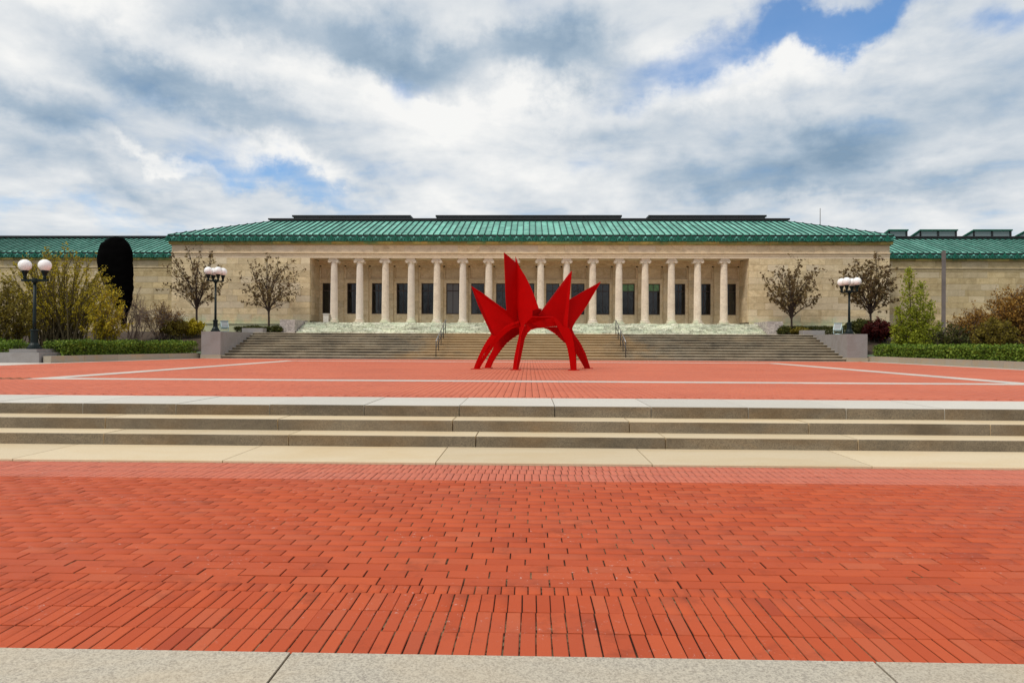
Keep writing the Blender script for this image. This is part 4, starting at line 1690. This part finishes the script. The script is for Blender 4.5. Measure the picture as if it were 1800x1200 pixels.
# hood and arch
plate('arch_plate', [(650, 655), (828, 656), (760, 673), (690, 691), (606, 723), (585, 745), (610, 690)], 25.0, 0, .006)
plate('arch_plate', [(600, 722), (690, 683), (760, 664), (830, 654), (872, 686), (905, 738), (830, 738), (745, 746), (690, 749), (640, 763), (610, 791), (590, 835), (578, 862)], 25.08, .0004)
ribbon('arch_soffit', [(560, 960), (578, 862), (590, 830), (610, 791), (640, 763), (690, 749), (745, 746), (800, 765), (850, 800)], 24.95, 25.45)
plate('leg', [(828, 657), (850, 664), (880, 695), (912, 740), (960, 748), (985, 800), (1000, 870), (1013, 960), (1021, 1050), (1024, 1105), (977, 1105), (968, 1015), (950, 925), (925, 855), (890, 790), (850, 715)], 24.92, .0)
ribbon('leg_web', [(838, 690), (870, 750), (900, 800), (930, 860), (950, 925), (966, 1010), (977, 1105)], 24.92, 25.18)
plate('rib', [(960, 748), (990, 790), (1010, 870), (1021, 960), (1025, 1105), (1016, 1105), (1008, 960), (993, 870), (968, 800), (935, 762)], 24.83, .0008)
# rear right leg
plate('leg', [(745, 746), (830, 739), (905, 742), (985, 752), (1005, 815), (1045, 872), (1090, 960), (1140, 1090), (1098, 1092), (1062, 1030), (1020, 962), (965, 900), (920, 868), (850, 802), (790, 766)], 25.35, .0033)
plate('rib', [(978, 742), (1006, 805), (1058, 880), (1098, 960), (1140, 1090), (1128, 1091), (1085, 980), (1045, 900), (1000, 838), (975, 790)], 25.05, .0033)
ribbon('leg_web', [(850, 802), (920, 868), (965, 900), (1020, 962), (1062, 1030), (1098, 1092)], 25.30, 25.55, gu=.0033)
# right centre fin with folded edges
plate('fin', [(983, 270), (962, 500), (938, 745), (905, 741), (862, 695), (800, 672), (716, 664), (712, 640), (780, 550), (850, 460), (920, 365)], 25.32, .0008)
plate('rib', [(983, 270), (955, 302), (850, 446), (716, 622), (704, 646), (728, 642), (870, 450), (970, 312)], 24.98, .0045)
plate('rib', [(985, 272), (972, 420), (948, 748), (910, 742), (936, 560), (964, 330)], 25.62, -.0022)
# right fin
plate('fin', [(1226, 362), (1110, 425), (962, 512), (942, 745), (985, 752), (1010, 702), (1060, 632), (1110, 560), (1165, 465)], 24.98, .0022)
ribbon('rib', [(1226, 362), (1110, 560), (1060, 632), (1010, 702), (985, 752)], 25.25, 25.42, gu=.0015)
# left legs
plate('leg', [(537, 690), (480, 704), (425, 736), (380, 780), (342, 824), (308, 802), (272, 850), (236, 910), (200, 985), (172, 1050), (155, 1097), (182, 1097), (205, 1045), (240, 975), (285, 905), (335, 845), (385, 798), (440, 755), (490, 728), (538, 708)], 25.0, -.0012)
plate('leg', [(335, 838), (378, 788), (432, 744), (486, 714), (540, 694), (540, 730), (490, 752), (440, 785), (392, 828), (345, 880), (300, 945), (255, 1015), (225, 1060), (206, 1097), (180, 1097), (205, 1045), (240, 980), (285, 910)], 25.12, -.0004, .0006)
ribbon('leg_web', [(538, 692), (480, 704), (425, 736), (380, 780), (342, 824), (300, 880), (258, 955), (225, 1020), (200, 1080)], 25.15, 25.45, gu=-.0008)
plate('leg', [(542, 715), (486, 740), (434, 774), (388, 816), (344, 872), (312, 945), (280, 1005), (247, 1086), (298, 1087), (320, 1035), (350, 985), (390, 930), (430, 880), (480, 838), (541, 798)], 25.50, -.0026)
ribbon('leg_web', [(541, 798), (480, 838), (430, 880), (390, 930), (350, 985), (320, 1035), (298, 1087)], 25.25, 25.52, gu=-.0026)
for (u, v) in ((180, 1096), (273, 1086), (510, 1102), (1000, 1106), (1118, 1091)):
    px_, py_ = 800 + u / 4.8, 420 + v / 4.8
    d = ray(px_, py_)
    t_ = (Z3 + .006 - EYE) / d.z
    pf = d * t_
    MB().box((pf.x - .20, pf.y - .16, Z3 - .01), (pf.x + .20, pf.y + .16, Z3 + .022)).build('foot_plate', M['red'], rs)


# ------------------------------------------------------------------ plants
def leaf_quads(pts, size, rng, elong=1.6, up=0.0):
    pts = np.asarray(pts)
    n = len(pts)
    a = rng.normal(size=(n, 3))
    a[:, 2] += up
    a /= np.linalg.norm(a, axis=1, keepdims=True)
    b = rng.normal(size=(n, 3))
    b -= a * (a * b).sum(1, keepdims=True)
    b /= np.linalg.norm(b, axis=1, keepdims=True) + 1e-9
    s = size * rng.uniform(.6, 1.35, (n, 1))
    V = np.stack([pts - a * s * elong * .5, pts + b * s * .5, pts + a * s * elong * .5, pts - b * s * .5], 1)
    return V


def branchy(name_wood, name_leaf, parent, base_pts, stems, rng, wood, leaf, leaf_size, r0, twigs=5, sub=3, spread=.5, leaf_per=3, leaf_from=.3, wig=.12, trunk=None, leaf_jit=.08, twig_len=.35, parts=True):
    """stems: list of (start, end, bow); twigs leave each stem; leaves sit on twigs"""
    mb = MB()
    L = []
    if trunk:
        mb.tube(trunk[0], trunk[1], 8)
    for (a, e, bow, rr) in stems:
        a, e = Vector(a), Vector(e)
        d = e - a
        ln = d.length
        k = max(4, int(ln / .35))
        k = min(k, 9)
        pts = []
        off = Vector((rng.normal(), rng.normal(), rng.normal())) * wig * ln * .5
        for i in range(k + 1):
            f = i / k
            p = a + d * f + Vector(bow) * (4 * f * (1 - f)) + off * math.sin(f * math.pi)
            if i:
                p += Vector((rng.normal(), rng.normal(), rng.normal())) * wig * .12 * ln / k * 2
            pts.append(p)
        mb.tube(pts, [rr * (1 - .85 * i / k) + .004 for i in range(k + 1)], 5 if rr > .03 else 4, cap=False)
        for q in range(twigs):
            f = leaf_from + (1 - leaf_from) * (q + rng.uniform(0, 1)) / twigs
            i = min(k - 1, int(f * k))
            p0 = pts[i].lerp(pts[i + 1], f * k - i)
            sd = (pts[i + 1] - pts[i]).normalized()
            td = (sd * .8 + Vector((rng.normal(), rng.normal(), rng.normal() + .25)) * spread).normalized()
            tl = twig_len * ln * rng.uniform(.5, 1.1) * (1.15 - .6 * f)
            p1 = p0 + td * tl * .5 + Vector((rng.normal(), rng.normal(), rng.normal())) * tl * .06
            p2 = p0 + (td + Vector((0, 0, .25))).normalized() * tl
            mb.tube([p0, p1, p2], [rr * .28 + .003, rr * .18 + .0025, .0025], 3, cap=False)
            for s in range(sub):
                g = (s + rng.uniform(.2, 1)) / sub
                q0 = p0.lerp(p1, g * 2) if g < .5 else p1.lerp(p2, g * 2 - 1)
                sd2 = (td * .7 + Vector((rng.normal(), rng.normal(), rng.normal())) * spread * 1.1).normalized()
                q1 = q0 + sd2 * tl * .42 * rng.uniform(.5, 1.2)
                mb.tube([q0, q1], [.006, .002], 3, cap=False)
                for _ in range(leaf_per):
                    h = rng.uniform(.15, 1.05)
                    L.append(tuple(q0.lerp(q1, h) + Vector(rng.normal(0, leaf_jit, 3))))
        for _ in range(int(leaf_per)):
            L.append(tuple(pts[-1] + Vector(rng.normal(0, leaf_jit, 3))))
    wo_ = mb.build(name_wood, wood, parent)
    if L and leaf is not None:
        me = quads_mesh(name_leaf, leaf_quads(L, leaf_size, rng), leaf)
        link(name_leaf, me, parent)
    return wo_


def tree(label, px, pyb, Y, fork_py, crown, seed, leaves=5, nl=16, group='bronze leaved trees by the museum wall'):
    """crown: (px_left, px_right, py_top, py_bottom)"""
    rng = np.random.default_rng(seed)
    x0 = PX(px, Y)
    zb = bed_z(x0, Y) if pyb is None else PZ(pyb, Y, px)
    zb = min(zb, bed_z(x0, Y) + .0)
    zf = PZ(fork_py, Y, px)
    t = thing('ornamental_tree', label, 'tree', (x0, Y, zb), group)
    cx = (PX(crown[0], Y) + PX(crown[1], Y)) / 2 - x0
    hw = (PX(crown[1], Y) - PX(crown[0], Y)) / 2
    ztop = PZ(crown[2], Y, px) - zb
    zbot = PZ(crown[3], Y, px) - zb
    zc, hh = (ztop + zbot) / 2, (ztop - zbot) / 2
    fz = zf - zb
    stems = []
    for i in range(nl):
        f = (i + .5) / nl
        th = i * 2.399
        # target on the crown shell
        el = math.asin(1 - 1.65 * f)
        rr = rng.uniform(.66, .96)
        ex = cx + hw * rr * math.cos(th) * math.cos(el)
        ey = hw * .85 * rr * math.sin(th) * math.cos(el)
        ez = zc + hh * rr * math.sin(el)
        s0 = Vector((rng.normal() * .02, rng.normal() * .02, fz + rng.uniform(-.15, .55) * (1.0 if el > 0 else .3)))
        bow = Vector((-(ex - cx) * .10, -ey * .10, hh * .04))
        stems.append((s0, (ex, ey, ez), bow, .027 + .016 * (el > .5)))
    branchy('trunk', 'crown', t, None, stems, rng, M['bark_dark'], M['leaf_brown'], .115, .05, twigs=7, sub=3, spread=.62,
            leaf_per=leaves, leaf_from=.33, trunk=([(0, 0, -.1), (.02, 0, fz * .5), (0, 0, fz + .4)], [.085, .07, .055]), leaf_jit=.06, twig_len=.36)
    return t


tree('bronze leaved tree behind the left four globe lamp', 345, 578, 45.6, 545, (280, 400, 430, 550), 11, 2, 25)
tree('round bronze leaved tree left of the columns beside the marble block', 472, 578, 47.4, 549, (412, 543, 443, 556), 12, 2, 26)
tree('round bronze leaved tree just right of the columns', 1391, 580, 47.4, 560, (1333, 1451, 456, 556), 13, 3, 28)
tree('dense bronze leaved tree behind the right four globe lamp', 1530, 578, 45.6, 553, (1466, 1586, 444, 556), 14, 4, 29)


def shrub(name, label, cat, cx_px, Y, half_px, top_py, seed, n_st, leaf, wood, lsize, twigs=5, sub=2, lper=3, spread=.4, lean=(0, 0), rbase=.35, r0=.022, wig=.12,
          low=.35, group=None, leaf_from=.25, jit=.06, twig_len=.3, zb=None):
    rng = np.random.default_rng(seed)
    x0 = PX(cx_px, Y)
    zb = bed_z(x0, Y) if zb is None else zb
    t = thing(name, label, cat, (x0, Y, zb), group)
    H = PZ(top_py, Y, cx_px) - zb
    W_ = half_px * Y / 1200
    stems = []
    for i in range(n_st):
        th = rng.uniform(0, 2 * math.pi)
        rr = math.sqrt(rng.uniform(0.0, 1))
        hgt = H * (math.sqrt(max(0.0, 1 - (rr * .93) ** 2)) * (1 - low) + low * (1 - rr * .4)) * rng.uniform(.78, 1.0)
        e = Vector((W_ * rr * math.cos(th) + lean[0] * hgt, W_ * .8 * rr * math.sin(th), hgt))
        s0 = Vector((rng.normal() * rbase * .5 + .25 * e.x * rbase, rng.normal() * rbase * .5, -.05))
        bow = Vector((-e.x * .10, -e.y * .1, H * .06))
        stems.append((s0, e, bow, r0 * rng.uniform(.6, 1.2)))
    branchy('stems', 'foliage', t, None, stems, rng, wood, leaf, lsize, r0, twigs=twigs, sub=sub, spread=spread, leaf_per=lper, leaf_from=leaf_from, leaf_jit=jit, wig=wig, twig_len=twig_len)
    return t


# left side
shrub('forsythia_shrub', 'huge yellow green fan shaped shrub behind the two globe lamp', 'shrub', 100, 37, 120, 430, 21, 200, M['leaf_forsythia'], M['bark_olive'], .06,
      twigs=10, sub=2, lper=4, spread=.14, low=.30, rbase=1.0, r0=.034, leaf_from=.30, twig_len=.15, wig=.05, jit=.035)
shrub('forsythia_shrub', 'yellow shrub leaning right in front of the black oval sculpture', 'shrub', 178, 35.5, 42, 500, 22, 55, M['leaf_forsythia'], M['bark_olive'], .065,
      twigs=8, sub=2, lper=5, spread=.25, low=.4, rbase=.5, lean=(.12, 0), twig_len=.2, wig=.06)
shrub('brown_shrub', 'brownish twiggy shrub cut by the left edge of the photo', 'shrub', 2, 34, 62, 490, 23, 60, M['leaf_olive'], M['bark_olive'], .08,
      twigs=8, sub=3, lper=5, spread=.3, low=.4, rbase=.9)
shrub('bare_shrub', 'bare grey branching shrub below the black oval sculpture', 'shrub', 236, 41.5, 40, 508, 24, 20, None, M['bark_grey'], .06, twigs=9, sub=6, lper=1, spread=.65, wig=.28, r0=.03, low=.45, twig_len=.42)
shrub('bare_shrub', 'bare reddish twiggy shrub between the oval sculpture and the leafy tree', 'shrub', 285, 43, 44, 525, 25, 34, M['leaf_rust'], M['bark_grey'], .05, twigs=10, sub=6, lper=1, spread=.6, wig=.2, r0=.024, low=.45, twig_len=.38)
shrub('olive_shrub', 'olive shrub growing directly right of the bare twiggy shrub', 'shrub', 312, 43, 28, 562, 26, 40, M['leaf_olive'], M['bark_olive'], .075, twigs=7, sub=3, lper=5, spread=.45, low=.5)
shrub('olive_shrub', 'yellowish olive shrub just left of the left granite stair wall', 'shrub', 338, 43.5, 22, 562, 27, 50, M['leaf_forsythia'], M['bark_olive'], .075, twigs=7, sub=3, lper=7, spread=.45, low=.5)
# right side
shrub('olive_shrub', 'green olive shrub just behind the right four globe lamp', 'shrub', 1517, 45, 30, 562, 31, 60, M['leaf_low'], M['bark_olive'], .08, twigs=7, sub=3, lper=8, spread=.45, low=.6)
shrub('red_shrub', 'dark red rounded shrub next to the right granite stair wall', 'shrub', 1545, 43, 28, 563, 32, 90, M['leaf_red'], M['bark_dark'], .07, twigs=8, sub=3, lper=9, spread=.5, low=.5)
shrub('low_branching_shrub', 'grey stemmed shrub with dark leaves at the foot of the steel blade', 'shrub', 1672, 38.5, 34, 566, 33, 34, M['leaf_low'], M['bark_grey'], .07, twigs=7, sub=3, lper=4, spread=.5, low=.6, r0=.035, leaf_from=.5)
shrub('brown_shrub', 'brownish spring shrub against the right wing wall', 'shrub', 1708, 41, 38, 535, 34, 60, M['leaf_rust'], M['bark_grey'], .06, twigs=8, sub=4, lper=3, spread=.45, low=.5)
shrub('brown_shrub', 'large rust brown arching bush at the right edge of the photo', 'shrub', 1790, 37, 62, 498, 35, 100, M['leaf_rust'], M['bark_dark'], .07, twigs=9, sub=4, lper=4, spread=.42, low=.35, rbase=.8, wig=.18)
shrub('olive_shrub', 'olive shrub growing under the large rust brown bush', 'shrub', 1748, 36, 40, 556, 36, 70, M['leaf_olive'], M['bark_grey'], .07, twigs=8, sub=4, lper=5, spread=.45, low=.5)

# dark backdrop shrubs are not needed: the bed rises to the wall


def conifer(label, px, Y, half_px, top_py, seed, leaders):
    rng = np.random.default_rng(seed)
    x0 = PX(px, Y)
    zb = bed_z(x0, Y)
    t = thing('young_conifer', label, 'tree', (x0, Y, zb))
    H = PZ(top_py, Y, px) - zb
    mb = MB()
    L = []
    for (lx, lh, lw) in leaders:
        hL = H * lh
        top = Vector((lx, rng.normal() * .2, hL))
        b0 = Vector((lx * .35, 0, -.05))
        mb.tube([b0, b0.lerp(top, .5) + Vector((.03, 0, 0)), top], [.05, .03, .008], 5)
        nb = int(90 * lh)
        for i in range(nb):
            f = .04 + .95 * (i / nb)
            p = b0.lerp(top, f)
            th = i * 2.399 + rng.normal() * .3
            ln = lw * ((1 - f) ** .8) * rng.uniform(.65, 1.1) + .10
            d = Vector((math.cos(th), math.sin(th), rng.uniform(.15, .6)))
            e = p + d * ln
            m_ = p.lerp(e, .55) - Vector((0, 0, .05 * ln))
            mb.tube([p, m_, e], [.012, .008, .002], 3, cap=False)
            for q in range(int(13 + 26 * ln)):
                g = rng.uniform(.12, 1.05)
                c = p.lerp(m_, g / .55) if g < .55 else m_.lerp(e, (g - .55) / .45)
                L.append(tuple(c + Vector(rng.normal(0, .055 + .05 * ln, 3))))
    mb.build('trunk', M['bark_dark'], t)
    link('crown', quads_mesh('crown', leaf_quads(L, .062, rng, 2.0), M['leaf_lime']), t)


conifer('lime green young conifer left of the tall steel blade', 1608, 40, 44, 470, 41,
        [(-.5, 1.0, 1.15), (.45, .84, 1.15), (-.95, .55, .8), (1.05, .62, 1.0), (.0, .55, 1.4), (1.5, .38, .7), (-1.3, .35, .6), (.6, .4, 1.1)])


def hedge(label, pts, w_, z0, z1, seed, dens, name='clipped_hedge', leaf='leaf_hedge', size=.065, cat='hedge'):
    """leafy hedge along a polyline; crown is many small leaves over a dark twig core"""
    rng = np.random.default_rng(seed)
    h = thing(name, label, cat)
    core = MB()
    L = []
    for (a, b2) in zip(pts[:-1], pts[1:]):
        a, b2 = Vector((a[0], a[1], 0)), Vector((b2[0], b2[1], 0))
        d = (b2 - a)
        ln = d.length
        d.normalize()
        nr = Vector((-d.y, d.x, 0))
        n = int(ln * dens)
        for _ in range(n):
            s = rng.uniform(0, ln)
            c = rng.uniform(-1, 1)
            ang = rng.uniform(0, math.pi)
            # surface of a soft box profile, lumpy
            ux, uz = math.cos(ang), math.sin(ang)
            k = 1 / max(abs(ux), abs(uz)) * .6 + .4
            p = a + d * s
            lump = 1 + .13 * mnoise.noise(Vector((p.x * 1.6, p.y * 1.6, ang * 1.2))) + .07 * mnoise.noise(Vector((p.x * 5, p.y * 5, ang * 3)))
            rr = rng.uniform(.78, 1.04) * lump * k
            q = p + nr * (ux * rr * w_ / 2)
            z = z0 + max(.02, (z1 - z0) * min(1.12, (abs(uz) * rr if True else 0)))
            if abs(ux) > .75:
                z = z0 + (z1 - z0) * rng.uniform(0, .9)
            L.append((q.x + rng.normal() * .025, q.y + rng.normal() * .025, z + rng.normal() * .025))
        # woody core
        for _ in range(int(ln * 14)):
            s = rng.uniform(0, ln)
            p = a + d * s + nr * rng.uniform(-.35, .35) * w_
            e = p + Vector((rng.normal() * .1, rng.normal() * .1, (z1 - z0) * .85))
            core.tube([(p.x, p.y, z0 - .05), (e.x, e.y, z0 + (z1 - z0) * .85)], [.012, .004], 3, cap=False)
        # dense inner leaf mass
        for _ in range(int(ln * dens * .35)):
            s = rng.uniform(0, ln)
            p = a + d * s + nr * rng.uniform(-.42, .42) * w_
            L.append((p.x, p.y, z0 + rng.uniform(0, .86) * (z1 - z0)))
    core.build('stems', M['bark_dark'], h)
    link('foliage', quads_mesh('foliage', leaf_quads(L, size, rng, 1.5, .3), M[leaf]), h)
    return h


zk = Z3 + .22
xkl, xkr = UP_L - .57 - .35, UP_R + .57 + .35
hedge('dark green low hedge on the left planter wall running up to the granite stair wall', [(edge_l(30.9) - .9, 31.0), (edge_l(36) - .9, 36), (edge_l(40.0) - .55, 40.3)], 1.1, zk, 1.50, 51, 1500)
hedge('dark hedge at the far left corner beside the lamp pedestal', [(-23.75, 31.35), (-27.5, 31.35)], 1.35, Z3 - .03, 1.50, 52, 1500)
hedge('bright green low hedge on the right planter wall', [(edge_r(22.5) + .9, 22.5), (edge_r(36) + .9, 36), (edge_r(40) + .8, 40.1)], 1.1, zk, 1.47, 53, 1600)
hedge('low shrubs along the wall between the left lamp and the nearest round tree', [(-20.5, 47.2), (-17.5, 47.4)], .9, bed_z(20, 47) - .05, PZ(574, 47, 430), 54, 700, 'low_hedge', 'leaf_low')
hedge('low shrubs along the wall behind the right floodlight', [(17.6, 47.6), (22.0, 47.2)], .9, bed_z(20, 47) - .05, PZ(574, 47, 1440), 55, 700, 'low_hedge', 'leaf_low')
for (px_, Y, hp, top, lab, sd_) in ((448, 46.3, 14, 574, 'small olive bush at the foot of the left round tree', 61), (487, 46.6, 8, 574, 'small dark bush touching the left marble block', 62),
                                    (1377, 46.5, 9, 575, 'small dark bush touching the right marble block', 63), (1406, 46.3, 17, 577, 'small reddish bush at the foot of the right round tree', 64)):
    shrub('small_bush', lab, 'bush', px_, Y, hp, top, sd_, 40, M['leaf_low'] if sd_ != 64 else M['leaf_olive'], M['bark_dark'], .075, twigs=6, sub=2, lper=7, spread=.5, low=.6, rbase=.25, r0=.012)


# bare trees across the street behind the viewer, mirrored in the museum windows
rng = np.random.default_rng(90)
bt = thing('bare_tree', 'tall bare tree across the street, first in the row mirrored by the windows', 'tree', (-38, -34, 0), 'bare trees across the street')
st_ = []
for i in range(22):
    th = i * 2.399
    f = (i + .5) / 22
    el = math.asin(1 - 1.2 * f)
    st_.append((Vector((0, 0, 3.0 + 2.5 * rng.uniform())), (5.2 * math.cos(th) * math.cos(el), 5.2 * math.sin(th) * math.cos(el), 9.0 + 6.0 * math.sin(el)), Vector((0, 0, .8)), .10))
branchy('trunk', 'crown', bt, None, st_, rng, M['bark_dark'], None, .1, .1, twigs=9, sub=5, spread=.6, leaf_per=0, leaf_from=.25, trunk=([(0, 0, -.1), (.05, 0, 3), (0, 0, 7)], [.32, .25, .16]), twig_len=.35, wig=.2)
for i in range(1, 9):
    c = copy_tree(bt)
    c.location = (-38 + i * 9.5 + rng.normal(), -34 + rng.normal() * 3, 0)
    c.rotation_euler = (0, 0, i * 1.3)
    c['label'] = 'tall bare tree across the street, %s in the row mirrored by the windows' % ('second', 'third', 'fourth', 'fifth', 'sixth', 'seventh', 'eighth', 'ninth')[i - 1]
